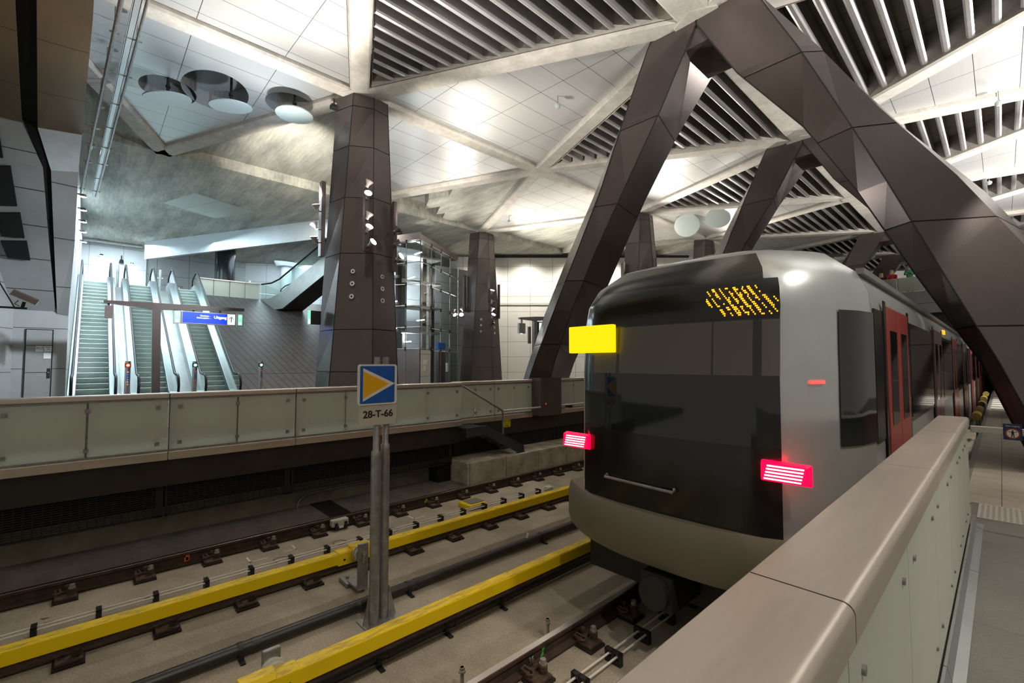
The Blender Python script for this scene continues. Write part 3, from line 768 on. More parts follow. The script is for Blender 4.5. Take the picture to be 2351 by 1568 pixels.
# disc lamps hanging under the panels
def disc_lamp(x, y, z, r, tilt, label, group='disc reflectors under the ceiling'):
    t = thing('disc_reflector', label, 'ceiling reflector', (x, y, z), group)
    n = Vector((tilt[0], tilt[1], 1)).normalized(); c = Vector((x, y, z)); b = MB()
    b.cyl(c - n * .03, c + n * .0, r, n=40); b.cyl(c, c + n * .04, r * .96, r * .6, n=40); b.build('disc', 'disc_white', t)
    b = MB(); b.cyl((x, y, z + .02), (x, y, z + .75 + (.55 if z < 10.3 else 0)), .035, n=10); b.cyl((x, y, z + .3), (x, y, z + .36), .06, n=12); b.build('stem', 'black', t)
disc_lamp(-16.06, 1.43, 10.2, .58, (.1, -.22), 'leftmost pale disc hanging below a ceiling recess')
disc_lamp(-15.29, 2.85, 10.2, .56, (.1, -.15), 'middle pale disc hanging below the widest ceiling recess')
disc_lamp(-14.48, 4.38, 10.2, .53, (0, 0), 'rightmost pale disc hanging below the small ceiling recess, beside the big column')
disc_lamp(-11.6, 24.0, 10.2, .66, (-.6, 1.25), 'cream disc hanging left of the second strut')
disc_lamp(-9.98, 24.16, 10.25, .62, (-.2, .7), 'greenish disc hanging just behind the second strut')
# little ceiling cameras on bent stems
def ceil_cam(x, y, z, label):
    t = thing('ceiling_camera', label, 'camera', (x, y, z), 'small cameras under the ceiling')
    b = MB(); b.tube([(x - .35, y, z + .38), (x, y, z + .33), (x, y, z)], .014, 8); b.disc((x - .35, y, z + .385), (0, 0, 1), .1, 14); b.build('stem', 'galvanised', t)
    b = MB(); b.loft([[(x + r * math.cos(2 * PI * i / 14), y + r * math.sin(2 * PI * i / 14), zz) for i in range(14)] for r, zz in ((.03, z + .05), (.085, z), (.09, z - .05), (.06, z - .11), (.01, z - .13))]); b.build('dome', 'disc_white', t, smooth=True)
ceil_cam(-8.7, 9.95, 10.25, 'small white dome camera under the panel between column and first strut')
ceil_cam(-15.6, 8.0, 10.45, 'tiny white camera right of the spotlights at the edge of the big column')
ceil_cam(-6.2, 19.9, 10.05, 'white dome camera in the bright panel between the first two struts')
ceil_cam(-18.4, 16.9, 10.5, 'small white camera left of the first strut, above the second column')
ceil_cam(.2, 19.2, 10.2, 'white dome camera at the right, between the two upper louvred fields')
ceil_cam(-.1, 27.5, 10.2, 'white dome camera at the right picture edge, lower down')
t = thing('ceiling_spot', 'small black fitting at the head of the big column', 'fitting', (-13.5, 5.2, 10.4))
b = MB(); b.cyl((-13.55, 5.22, 10.62), (-13.55, 5.22, 10.4), .02, n=8); b.build('stem', 'black', t)
b = MB(); b.box(-13.65, -13.45, 5.12, 5.32, 10.3, 10.42); b.build('body', 'black', t, bevel=.02)

LAMPW = 500.
# ================================================================== COLUMNS
def column(label):
    t = thing('column', label, 'column', (-13, 5.8, 1.22), 'faceted dark columns')
    bot = [(-13.99, 4.95), (-12.865, 4.911), (-11.765, 5.725), (-11.99, 6.66), (-13.37, 6.94), (-14.5, 5.86)]
    top = [(-13.44, 5.27), (-12.797, 5.502), (-12.612, 6.058), (-12.696, 6.545), (-13.2, 6.62), (-13.62, 6.0)]
    zs = [1.22, 2.35, 3.54, 5.74, 7.4, 8.96, 10.2, 10.6]; rings = []; mats = []
    def ring(z, s=1.):
        f = (z - 1.22) / 9.38; P = [((a[0] * (1 - f) + c[0] * f), (a[1] * (1 - f) + c[1] * f)) for a, c in zip(bot, top)]
        cx = sum(p[0] for p in P) / 6; cy = sum(p[1] for p in P) / 6
        return [(cx + (p[0] - cx) * s, cy + (p[1] - cy) * s, z) for p in P]
    flags = []
    for i, z in enumerate(zs):
        if 0 < i < len(zs) - 1:
            rings += [ring(z - .012), ring(z - .011, .985), ring(z + .011, .985), ring(z + .012)]; flags += [0, 1, 1, 0]
        else: rings.append(ring(z)); flags.append(0)
    mats = [1 if flags[i] or flags[i + 1] else 0 for i in range(len(rings) - 1)]
    b = MB(); b.loft(rings, mats)
    b.build('shaft', ['clad', 'clad_joint'], t)
    # edge seams of the cladding
    b = MB()
    for i in (1, 2, 3): b.tube([ring(1.22)[i], ring(10.6)[i]], .012, 6)
    b.build('edge_seam', 'clad_joint', t)
    # round flush lights
    for (x, y, zz, fx) in ((-12.12, 5.46, (5.215, 4.855, 4.483), 0), (-11.85, 6.06, (5.098, 4.745, 4.392), 1)):
        for z in zz:
            f = (z - 1.22) / 9.38
            P = ring(z); a, c = (P[1], P[2]) if not fx else (P[2], P[3])
            u = .42 if not fx else .42
            px, py = a[0] + (c[0] - a[0]) * u, a[1] + (c[1] - a[1]) * u
            nx, ny = (c[1] - a[1]), -(c[0] - a[0]); L = math.hypot(nx, ny); nx /= L; ny /= L; nz = .06
            b = MB(); n = (nx, ny, nz)
            p = Vector((px, py, z)) + Vector(n) * .012
            b.cyl(Vector((px, py, z)), p, .075, n=20); b.build('porthole_rim', 'chrome', t)
            b = MB(); b.disc(p + Vector(n) * .002, n, .055, 20, 0); b.disc(p + Vector(n) * .003, n, .03, 16, 1); b.build('porthole_lens', ['sign_white', 'black'], t)
    # mounting rails for the spotlights
    b = MB(); b.box(-13.62, -13.42, 4.86, 4.98, 5.72, 7.95); b.build('mounting_rail', 'clad', t)
    b = MB(); b.box(-12.08, -11.98, 5.52, 5.66, 5.72, 8.0); b.build('mounting_rail', 'clad', t)
    b = MB(); b.box(-12.26, -12.14, 6.5, 6.62, 5.3, 7.4); b.build('mounting_rail', 'clad', t)
    return t
C1 = column('big faceted dark column in front, behind the blue triangle sign')
def spotlight(p, d, lit, label, wall, scale=1., group='spotlights on the columns'):
    p = Vector(p); d = Vector(d).normalized(); s = scale
    t = thing('spotlight', label, 'spotlight', p, group)
    b = MB(); b.tube([p - d * .24 * s, p - d * .16 * s, p - d * .14 * s, p - d * .08 * s, p - d * .02 * s, p], [.05 * s, .055 * s, .06 * s, .095 * s, .125 * s, .13 * s], 18); b.build('housing', 'lamp_body' if lit != 2 else 'lamp_dark', t, smooth=True)
    b = MB(); b.disc(p + d * .004, d, .12 * s, 22); b.build('lens', 'lamp_lit' if lit == 1 else 'train_glass', t)
    b = MB(); b.tube([p - d * .16 * s, (p - d * .16 * s + Vector(wall)) / 2 + Vector((0, 0, -.03)), Vector(wall)], .02 * s, 8); b.build('arm', 'lamp_dark', t)
    if lit == 1: lamp('SPOT', p + d * .06, LAMPW, (1, .94, .84), p + d, 75, .7, .06)
    return p, d
U = Vector((0, 0, 1))
SP = [
 ((-13.3, 4.66, 7.155), (.12, -.25, 1), 1, 'lit spotlight on the left side of the big column, uppermost of three'),
 ((-13.345, 4.62, 6.612), (-.35, -.45, 1), 0, 'unlit tilted spotlight on the left side of the big column, between two lit ones'),
 ((-13.358, 4.64, 6.234), (.25, -.25, 1), 1, 'lit spotlight on the left side of the big column, lowest of three'),
 ((-11.75, 5.55, 7.63), (.3, .35, 1), 0, 'unlit spotlight at the top of the front edge of the big column'),
 ((-11.72, 5.50, 7.272), (.95, -.25, .55), 1, 'lit spotlight on the front edge of the big column, topmost lit one'),
 ((-11.70, 5.55, 6.718), (.3, .4, 1), 0, 'unlit spotlight on the front edge of the big column, between lit ones'),
 ((-11.66, 5.52, 6.334), (.9, .05, .75), 1, 'lit spotlight on the front edge of the big column, second from the bottom'),
 ((-11.62, 5.62, 5.919), (.85, .35, .5), 1, 'lit spotlight at the bottom of the front edge of the big column'),
 ((-11.85, 6.5, 6.49), (.1, .8, .6), 2, 'dark unlit spotlight on the right side of the big column, uppermost'),
 ((-11.85, 6.55, 6.117), (.4, .75, .45), 2, 'dark unlit spotlight on the right side of the big column, middle'),
 ((-11.8, 6.58, 5.707), (.85, .4, .45), 1, 'lit spotlight on the right side of the big column, lowest'),
]
for p, d, lit, lab in SP:
    wl = (-13.5, 4.92, p[2] - .1) if p[1] < 4.9 else ((-12.03, 5.59, p[2] - .12) if p[1] < 6 else (-12.2, 6.56, p[2] - .1))
    spotlight(p, d, lit, lab, wl, .82)
# exit light on the left of the big column
t = thing('exit_sign', 'slim green exit light on the left side of the big column', 'exit sign', (-13.7, 4.75, 3.9))
b = MB(); b.box(-13.7, -13.62, 4.68, 4.98, 3.72, 4.12); b.build('housing', 'black', t)
b = MB(); b.box(-13.66, -13.6, 4.62, 4.68, 3.72, 4.12); b.build('green_face', 'exit_green', t)
b = MB(); b.box(-13.599, -13.598, 4.628, 4.672, 3.74, 3.86); b.build('white_part', 'exit_white', t)
C2 = dup(C1, (-8.7, 11.77, 0), 'dark column between the glass lift and the pale wall')
C3 = dup(C1, (0, 15.7, 0), 'dark column behind the first strut, above the train')
C4 = dup(C1, (0, 23.5, 0), 'small far column just left of the second strut')
for p, d, lit, lab in [((-20.4, 17.4, 6.9), (.5, 0, 1), 1, 'uppermost lit spotlight on the right of the second column'), ((-20.3, 17.35, 6.3), (.4, .2, 1), 0, 'unlit spotlight on the right of the second column, upper one'),
     ((-20.3, 17.35, 5.85), (.4, .2, 1), 0, 'unlit spotlight on the right of the second column, lower one'), ((-20.3, 17.4, 5.45), (.7, 0, .8), 1, 'lower lit spotlight on the right of the second column'), ((-20.3, 17.4, 5.0), (.6, .3, .6), 2, 'dark lowest spotlight on the right of the second column')]:
    spotlight(p, d, lit, lab, (-20.7, 17.36, p[2] - .1), 1., 'spotlights on the second column')
for p, d, lit, lab in [((-22.05, 16.35, 5.9), (-.2, -.5, 1), 0, 'unlit spotlight on the left of the second column'), ((-22.05, 16.35, 5.5), (.6, -.6, .5), 1, 'lit spotlight on the left of the second column')]:
    spotlight(p, d, lit, lab, (-22.2, 16.7, p[2] - .1), 1., 'spotlights on the second column')

# ================================================================== A-FRAME STRUTS
def strut(label):
    t = thing('strut_frame', label, 'strut', (-4.3, 9.7, 1.22), 'A-shaped dark strut frames')
    Zs = [10.3, 10.0, 8.5, 7.0, 5.5, 4.0, 2.6, 1.22]
    O = [1.05, 1.25, 2.17, 3.0, 3.93, 4.73, 5.3, 5.8]; OY = [9.75] * 5 + [9.7, 9.6, 9.5]
    F = [1.02, 1.2, 1.91, 2.54, 3.15, 3.73, 4.28, 4.75]; FYs = [9.5, 9.5, 9.5, 9.45, 9.25, 9.0, 8.8, 8.65]
    I = [-.05, .0, .83, 1.93, 2.73, 3.42, 4.1, 4.55]; IY = [9.5, 9.5, 9.5, 9.65, 9.5, 9.35, 9.4, 9.4]
    B = [-.05, .0, 1.2, 2.2, 3.05, 3.9, 4.7, 5.3]; BY = [11.] * 8
    G = [1.1, 1.35, 2.3, 3.2, 4.2, 5.0, 5.6, 6.2]
    def at(z, L):
        for i in range(len(Zs) - 1):
            if Zs[i] >= z >= Zs[i + 1]:
                f = (Zs[i] - z) / (Zs[i] - Zs[i + 1]); return L[i] * (1 - f) + L[i + 1] * f
    seams = [8.35, 6.6, 4.75, 3.1]
    zz = [(z, 0) for z in Zs] + [(s + e, 1 if e < 0.005 else 2) for s in seams for e in (.012, .0115, -.0115, -.012)]
    zl = sorted(zz, key=lambda q: -q[0])
    for sgn in (-1, 1):
        rings = []; mats = []
        for i, (z, kind) in enumerate(zl):
            inner = kind and abs(abs(min((z - s for s in seams), key=abs)) - .0115) < 1e-5
            P = [(sgn * at(z, A), at(z, AY)) for A, AY in ((O, OY), (F, FYs), (I, IY), (B, BY), (G, BY))]
            cx = sum(p[0] for p in P) / 5; cy = sum(p[1] for p in P) / 5; k = .985 if inner else 1.
            rings.append([(-4.3 + cx + (p[0] - cx) * k, cy + (p[1] - cy) * k, z) for p in P])
            if i: mats.append(1 if (inner or prev) else 0)
            prev = inner
        b = MB(); b.loft(rings, mats); b.build('leg', ['clad', 'clad_joint'], t)
        b = MB()
        for A, AY in ((F, FYs), (I, IY)): b.tube([(-4.3 + sgn * at(z, A), at(z, AY), z) for z in Zs], .012, 6)
        b.build('edge_seam', 'clad_joint', t)
    b = MB(); b.loft([[(-4.3 - .9, 9.52, 10.3), (-4.3 + .9, 9.52, 10.3), (-4.3 + .9, 10.98, 10.3), (-4.3 - .9, 10.98, 10.3)], [(-4.3 - .55, 9.53, 9.55), (-4.3 + .55, 9.53, 9.55), (-4.3 + .55, 10.9, 9.55), (-4.3 - .55, 10.9, 9.55)]])
    b.build('head', 'clad', t)
    b = MB(); b.box(-8.6, -8.17, 8.63, 9.43, 1.215, 2.2); b.build('foot_box', 'clad', t)
    b = MB(); b.box(-8.17, -8.11, 8.72, 8.79, 1.5, 1.57, 0); b.box(-8.11, -8.105, 8.735, 8.775, 1.515, 1.555, 1); b.build('red_lamp', ['nosign_red', 'sign_white'], t)
    return t
A1 = strut('big A-shaped dark strut whose right leg crosses the top right of the picture')
dup(A1, (0, PER, 0), 'second A-shaped dark strut, its head under the ridge beam behind the first')
dup(A1, (0, 3 * PER, 0), 'third A-shaped dark strut, above the train roof')
dup(A1, (0, 4 * PER, 0), 'farthest A-shaped strut, behind the people on the bridge')
# ================================================================== BACK HALL AND ESCALATORS
XB, ZB, N = -22.6, 1.22, 28            # first step, platform level, steps
TOPX, TOPZ = XB - N * .346, ZB + N * .2
def escalator(y0, w, label, y0b=None, wb=None, gaps=(.3, .3)):
    t = thing('escalator', label, 'escalator', (XB, y0 + w / 2, ZB), 'escalators up to the hall')
    for k in range(N):
        x = XB - k * .346; z = ZB + k * .2; b = MB()
        b.prism([(x - .075, z - .06), (x - .05, z + .06), (x - .015, z + .15), (x, z + .19), (x - .01, z + .2), (x - .43, z + .2), (x - .43, z - .06)], 'y', y0, y0 + w)
        b.build('step', 'esc_step', t)
    b = MB(); b.box(XB, XB + 1.5, y0, y0 + w, ZB - .1, ZB + .012); b.box(TOPX - 1.6, TOPX, y0, y0 + w, TOPZ - .3, TOPZ); b.build('landing_plate', 'esc_steel', t)
    for side, g in ((-1, gaps[0]), (1, gaps[1])):
        ya = y0 if side < 0 else y0 + w
        lo, hi = (ya - g, ya) if side < 0 else (ya, ya + g)
        base = [(XB + 1.3, ZB), (XB + .35, ZB + .02), (TOPX + .1, TOPZ + .02), (TOPX - 1.0, TOPZ + .02)]
        dk = [(x, z + dz) for (x, z), dz in zip(base, (.22, .24, .33, .24))]
        P = [(XB + 1.35, ZB)] + dk + [(TOPX - 1.0, TOPZ - .5), (TOPX + .2, TOPZ - .7), (XB + .35, ZB - .4)]
        b = MB(); b.prism(P, 'y', lo, hi); b.build('side_deck', 'esc_steel', t, bevel=.015)
        yc = (lo + hi) / 2 + side * (-.02)
        gl = MB(); Q = dk + [(TOPX - 1.35, TOPZ + .75), (TOPX - .75, TOPZ + .95), (TOPX + .0, TOPZ + 1.02), (XB + .4, ZB + .93), (XB + 1.2, ZB + .88), (XB + 1.5, ZB + .6), (XB + 1.5, ZB + .3)]
        gl.prism(Q, 'y', yc - .006, yc + .006); gl.build('balustrade_glass', 'clear_glass', t)
        h = MB(); path = [(XB + 1.25, yc, ZB + .12), (XB + 1.55, yc, ZB + .25), (XB + 1.62, yc, ZB + .55), (XB + 1.5, yc, ZB + .82), (XB + 1.2, yc, ZB + .94), (XB + .75, yc, ZB + .93), (XB + .35, yc, ZB + .98), (TOPX + .15, yc, TOPZ + 1.06), (TOPX - .25, yc, TOPZ + 1.14), (TOPX - .95, yc, TOPZ + .98), (TOPX - 1.45, yc, TOPZ + .8), (TOPX - 1.5, yc, TOPZ + .3)]
        h.tube(path, .042, 10); h.build('handrail', 'handrail_rubber', t, smooth=True)
    return t
escalator(-.30, .9, 'leftmost escalator, against the bright white wall', gaps=(.22, .3))
escalator(1.47, .88, 'middle escalator, behind the post of the overhead sign', gaps=(.28, .36))
escalator(3.5, .9, 'rightmost escalator, beside the dark plank cladding', gaps=(.3, .34))
# cladding decks between the escalators
b = MB()
for lo, hi in ((.9, 1.19), (2.71, 3.2)):
    b.prism([(XB + .3, ZB - .6), (XB + .3, ZB - .25), (TOPX, TOPZ - .15), (TOPX - 1.2, TOPZ - .1), (TOPX - 1.2, TOPZ - .5)], 'y', lo, hi)
struct(b.build('trim_6', 'steel_dim'))
# dark sloping plank cladding right of the escalators
b = MB(); b.loft([[(-24.0, 4.74, 1.22), (-24.0, 18, 1.22), (-24.6, 18, 1.22), (-24.6, 4.74, 1.22)], [(-33.4, 4.74, 6.8), (-33.4, 18, 6.8), (-34.0, 18, 6.8), (-34.0, 4.74, 6.8)]])
struct(b.build('wall_slope', 'plank_slope'))
# upper hall floor
b = MB(); b.box(-46, TOPX - 1.55, -1.0, 4.74, 6.5, TOPZ); b.box(-46, -33.5, 4.74, 20, 6.4, 6.8); struct(b.build('floor', 'platform_floor'))
def mezz_parapet(y0, y1, label):
    t = thing('glass_parapet', label, 'parapet', (-33.45, y0, 6.8), 'glass parapets of the upper hall')
    b = MB(); b.box(-33.55, -33.4, y0, y1, 7.8, 7.86); b.build('cap', 'steel_cool', t)
    b = MB(); b.box(-33.47, -33.45, y0 + .02, y1 - .02, 6.8, 7.8); b.build('glass_pane', 'frosted', t)
    b = MB(); b.box(-33.58, -33.52, y0 - .03, y0 + .03, 6.8, 7.8); b.build('post', 'galvanised', t)
mezz = ['leftmost pane of the upper parapet, beside the escalator top', 'second pane of the upper parapet from the escalator', 'third pane of the upper parapet from the escalator', 'last pane of the upper parapet, at the rising stair']
for i in range(4): mezz_parapet(4.74 + i * .87, 4.74 + (i + 1) * .87 - .01, mezz[i])
# upper escalator climbing towards the camera
D = Vector((.904, .427, 0)); Sd = Vector((-.427, .904, 0)); O3 = Vector((-33.4, 8.25, 6.8))
def up3(u, z, v=0): return O3 + D * u + Sd * v + Vector((0, 0, z))
t = thing('escalator', 'upper escalator with steel side rising to the right behind the big column', 'escalator', O3, 'escalators up to the hall')
prof = [(0, -.05), (0, .02), (.9, .05), (1.7, .35), (6.6, 3.15), (6.6, 1.95), (2.0, -.68), (1.0, -.75)]
b = MB(); b.loft([[up3(u, z, 0) for u, z in prof], [up3(u, z, .06) for u, z in prof]]); b.build('steel_side', 'steel_dim', t)
b = MB(); pr = [(1.0, -.6), (2.0, -.5), (6.6, 2.1), (6.6, 1.93), (2.0, -.7), (1.0, -.77)]
b.loft([[up3(u, z, .06) for u, z in pr], [up3(u, z, 1.6) for u, z in pr]]); b.build('dark_soffit', 'fascia_dark', t)
b = MB(); g = [(0, .02), (.9, .05), (1.7, .35), (6.6, 3.15), (6.6, 4.0), (1.6, 1.2), (.9, 1.0), (0, .98)]
b.loft([[up3(u, z, .05) for u, z in g], [up3(u, z, .062) for u, z in g]]); b.build('balustrade_glass', 'clear_glass', t)
b = MB(); b.tube([up3(0, 1.02, .05), up3(.9, 1.05, .05), up3(1.6, 1.26, .05), up3(6.6, 4.08, .05)], .05, 8); b.build('handrail', 'handrail_rubber', t, smooth=True)
b = MB()
for v in (.9, 1.5): b.tube([up3(1.2, .0, v), up3(.75, .3, v), up3(.8, .75, v), up3(1.2, .98, v), up3(2.2, 1.2, v)], .045, 8)
b.build('newel_handrail', 'handrail_rubber', t, smooth=True)
# dark space below it
b = MB(); b.loft([[(-30, 19, 1.22), (-23.5, 10.4, 1.22), (-23.2, 10.6, 1.22), (-29.6, 19.4, 1.22)], [(-30, 19, 5.2), (-25.5, 10.4, 5.2), (-25.2, 10.6, 5.2), (-29.6, 19.4, 5.2)]]); struct(b.build('wall_back', 'plank_slope'))
# round column, fascia, back walls
b = MB(); b.cyl((-37, 6.85, 6.8), (-37, 6.85, 10.6), .62, n=48); tag(b.build('round_column', 'round_col', smooth=True), 'glossy dark round column in the upper hall', 'column')
b = MB(); b.loft([[(-38.4, 2.5, 9.45), (-25.2, 9.55, 9.55), (-25.0, 9.75, 9.55), (-38.2, 2.9, 9.45)], [(-38.4, 2.5, 10.6), (-25.2, 9.55, 10.6), (-25.0, 9.75, 10.6), (-38.2, 2.9, 10.6)]]); struct(b.build('trim_7', 'fascia_light'))
b = MB(); b.box(-41.3, -41, -1.5, 2.8, 6.5, 10.6); struct(b.build('wall_back', 'white_panel'))
b = MB(); b.loft([[(-41.2, 2.8, 6.5), (-41.0, 9.0, 6.5), (-41.3, 9.0, 6.5), (-41.5, 2.8, 6.5)], [(-41.2, 2.8, 10.6), (-41.0, 9.0, 10.6), (-41.3, 9.0, 10.6), (-41.5, 2.8, 10.6)]]); struct(b.build('wall_back', 'grey_panel'))
b = MB(); b.loft([[(-41, 9.0, 6.5), (-34, 20, 6.5), (-34.3, 20.2, 6.5), (-41.3, 9.2, 6.5)], [(-41, 9, 10.6), (-34, 20, 10.6), (-34.3, 20.2, 10.6), (-41.3, 9.2, 10.6)]]); struct(b.build('wall_back', 'white_panel'))
b = MB(); b.cyl((-38.5, 11.3, 10.2), (-38.5, 11.3, 10.6), .7, .9, n=24); tag(b.build('ceiling_cone', 'fascia_light'), 'pale round column head near the top of the upper escalator', 'column head')
b = MB(); b.cyl((-38.5, 11.3, 6.8), (-38.5, 11.3, 10.3), .4, n=24); tag(b.build('round_column', 'fascia_light', smooth=True), 'pale round column beyond the upper escalator', 'column')
def wall_lamp(p, n, label):
    t = thing('wall_lamp', label, 'lamp', p, 'small lamps on the bright walls'); p = Vector(p); n = Vector(n)
    b = MB(); b.cyl(p + Vector((0, 0, 0)), p + Vector((0, 0, .1)), .11, .08, n=18); b.tube([p + Vector((0, 0, .08)), p + Vector((0, 0, .08)) - n * .3], .03, 8); b.build('housing', 'lamp_dark', t)
    b = MB(); b.disc(p - Vector((0, 0, .005)), (0, 0, -1), .1, 18); b.build('lens', 'lamp_cool', t)
wall_lamp((-40.7, .42, 9.75), (1, 0, 0), 'left lamp on the bright back wall above the escalators')
wall_lamp((-40.7, 2.0, 9.4), (1, 0, 0), 'right lamp on the bright back wall above the escalators')
t = thing('wall_camera', 'black camera between the two lamps on the bright back wall', 'camera', (-40.8, 1.45, 9.6))
b = MB(); b.cyl((-40.85, 1.45, 9.6), (-40.85, 1.45, 9.95), .03, n=8); b.build('mount', 'black', t)
b = MB(); b.cyl((-40.8, 1.45, 9.42), (-40.8, 1.45, 9.66), .13, .08, n=16); b.build('body', 'black', t)
t = thing('wall_camera', 'white camera on a bent arm right of the round column', 'camera', (-38, 8.6, 8.4))
b = MB(); b.cyl((-38.2, 8.6, 8.35), (-38.2, 8.65, 8.75), .11, .12, n=14); b.build('body', 'sign_white', t)
b = MB(); b.tube([(-38.2, 8.6, 8.35), (-38.25, 8.45, 8.2), (-38.2, 8.38, 7.7), (-38.2, 8.38, 6.8)], .03, 8); b.build('arm', 'galvanised', t)
for (y0, y1, lab) in ((2.9, 4.7, 'steel tube rail across the upper hall behind the third escalator'), (8.9, 13.5, 'steel tube rail across the upper hall right of the round column')):
    t = thing('tube_rail', lab, 'rail', (-39, y0, 6.8)); b = MB(); b.cyl((-39, y0, 7.95), (-39, y1, 7.9), .04, n=10); b.build('tube', 'steel_cool', t)
    b = MB(); b.cyl((-39, y1 - .2, 6.8), (-39, y1 - .2, 7.9), .04, n=8); b.cyl((-39, y0 + .2, 6.8), (-39, y0 + .2, 7.9), .04, n=8); b.build('post', 'steel_cool', t)
for y, lab in ((1.05, 'short steel post between the first two escalator tops'), (2.95, 'short steel post between the last two escalator tops')):
    t = thing('barrier_post', lab, 'post', (TOPX - 1.3, y, TOPZ)); b = MB(); b.cyl((TOPX - 1.3, y, TOPZ), (TOPX - 1.3, y, TOPZ + 1.25), .07, n=14); b.build('post', 'steel_cool', t)
    b = MB(); b.cyl((TOPX - 1.3, y - .13, TOPZ + .75), (TOPX - 1.3, y + .13, TOPZ + .75), .025, n=8); b.build('crossbar', 'steel_cool', t)
# white side wall of the escalators, door wall, bulkhead
b = MB(); b.box(-41, -21.0, -.78, -.531, 1.22, 6.8); b.box(-41, -24, -.95, -.53, 6.5, 10.6); struct(b.build('wall_left', 'white_panel'))
b = MB(); b.box(-21.3, -20.95, -1.76, -.53, 1.22, 4.5); struct(b.build('wall_door', 'grey_panel'))
b = MB(); b.loft([[(-20.95, -1.75, 1.22), (-18, -2.6, 1.22), (-18, -2.9, 1.22), (-21.2, -1.95, 1.22)], [(-20.95, -1.75, 5.2), (-18, -2.6, 7.), (-18, -2.9, 7.), (-21.2, -1.95, 5.2)]]); struct(b.build('wall_left', 'bulk_band'))
t = thing('door_1', 'grey flush door left of the white escalator wall', 'door', (-20.93, -1.16, 1.22)); t['kind'] = 'structure'
b = MB(); b.box(-20.95, -20.92, -1.45, -.87, 1.23, 3.65); b.build('door_leaf', 'bulk_grey', t)
b = MB()
for y in (-1.468, -.862): b.box(-20.95, -20.915, y - .014, y + .014, 1.22, 3.67)
b.box(-20.95, -20.915, -1.47, -.86, 3.655, 3.675); b.build('door_gap', 'black', t)
b = MB(); b.box(-20.925, -20.91, -.965, -.885, 2.1, 2.42); hb = b.build('lock_plate', 'dark_iron', t)
b = MB(); b.box(-20.91, -20.87, -.95, -.9, 2.27, 2.31); b.build('door_handle', 'chrome', hb)
for i, (y, z, lab) in enumerate(((-1.15, 3.05, 'white paper notice on the grey door, upper left, with dark lettering'), (-.96, 3.05, 'printed paper notice on the grey door, upper right'), (-.97, 2.83, 'white paper notice on the grey door, the lower one'))):
    t = thing('paper_notice', lab, 'notice', (-20.91, y, z)); b = MB(); b.box(-20.915, -20.91, y - .085, y + .085, z - .09, z + .09); b.build('sheet', 'paper', t)
    if i == 0: text('lettering', 'ZK3', (-20.908, y, z + .02), .09, 'ink', t)
    if i == 1:
        b = MB(); b.box(-20.909, -20.908, y - .06, y + .06, z + .03, z + .07); b.box(-20.909, -20.908, y - .02, y + .05, z - .03, z + .01); b.build('print', 'plate_grey', t)
# bulkhead with soffit band, dark slot and square openings
R1 = [(-6, -.05, 8.9), (-11.4, -.14, 9.05), (-17.5, -.33, 9.04), (-17.9, -.38, 8.08), (-19.4, -.42, 6.27), (-20.93, -.53, 4.15)]
L1 = [(-6, -.72, 8.9), (-11.4, -.87, 9.0), (-17.5, -1.2, 8.94), (-17.9, -.93, 7.97), (-19.4, -.87, 6.2), (-20.93, -.79, 4.2)]
L2 = [(-6, -.95, 8.9), (-11.4, -1.14, 9.0), (-17.5, -1.49, 8.97), (-17.9, -1.09, 7.97), (-19.4, -.98, 6.18), (-20.93, -.83, 4.28)]
t = thing('bulkhead', 'brown and grey clad bulkhead with square openings hanging at the left', 'bulkhead', (-15, -.6, 9)); t['kind'] = 'structure'
def strip(name, A, B, i0, i1, mat, lift=.0, up=(0, 0, 1.6)):
    b = MB(); u = Vector(up)
    for i in range(i0, i1):
        p = [Vector(A[i]), Vector(A[i + 1]), Vector(B[i + 1]), Vector(B[i])]; p = [q + Vector((0, 0, lift)) for q in p]; b.hexa(p + [q + u for q in p])
    return b.build(name, mat, t)
strip('soffit_panel', R1, L1, 0, 2, 'brown_panel'); strip('sheen_panel', R1, L1, 2, 3, 'bulk_sheen', up=(.0, 0, 1.6)); strip('band_panel', R1, L1, 3, 5, 'bulk_band')
strip('dark_slot', L1, L2, 0, 5, 'void', .12)
FARL = [(x, -6.0, z) for x, y, z in L2]
strip('soffit_panel', L2, FARL, 0, 2, 'brown_panel')
L3 = [(-17.5, -1.49, 8.97), (-20.93, -.83, 4.28)]; L3m = L2[2:]
fl = [(-17.5, -6, 8.97), (-17.9, -6, 8.4), (-19.4, -6, 6.33), (-20.93, -6, 4.28)]
b = MB()
for i in range(3):
    a = [Vector(L3m[i]), Vector(L3m[i + 1]), Vector(fl[i + 1]), Vector(fl[i])]; b.hexa(a + [q + Vector((-.5, 0, .6)) for q in a])
b.build('sloping_panel', 'bulk_grey', t)
def slz(x):
    for (xa, za), (xb, zb) in (((-17.5, 8.97), (-17.9, 7.97)), ((-17.9, 7.97), (-19.4, 6.18)), ((-19.4, 6.18), (-20.93, 4.28))):
        if x >= xb: return za + (zb - za) * (x - xa) / (xb - xa)
for P in ([(-17.95, -1.688), (-18.682, -1.595), (-18.753, -2.125), (-18.038, -2.08)], [(-18.812, -1.541), (-19.312, -1.471), (-19.328, -1.923), (-18.889, -2.04)], [(-19.38, -1.428), (-19.767, -1.367), (-19.763, -1.824), (-19.44, -1.944)], [(-17.6, -1.9), (-17.86, -1.82), (-17.88, -2.3), (-17.6, -2.3)]):
    b = MB(); p = [Vector((x, y, slz(x))) + Vector((.07, 0, -.07)) for x, y in P]; b.hexa(p + [q + Vector((-.05, 0, .05)) for q in p]); b.build('opening', 'void', t)
t = thing('wall_camera', 'dark security camera on an arm at the left picture edge', 'camera', (-12, -.9, 3.7))
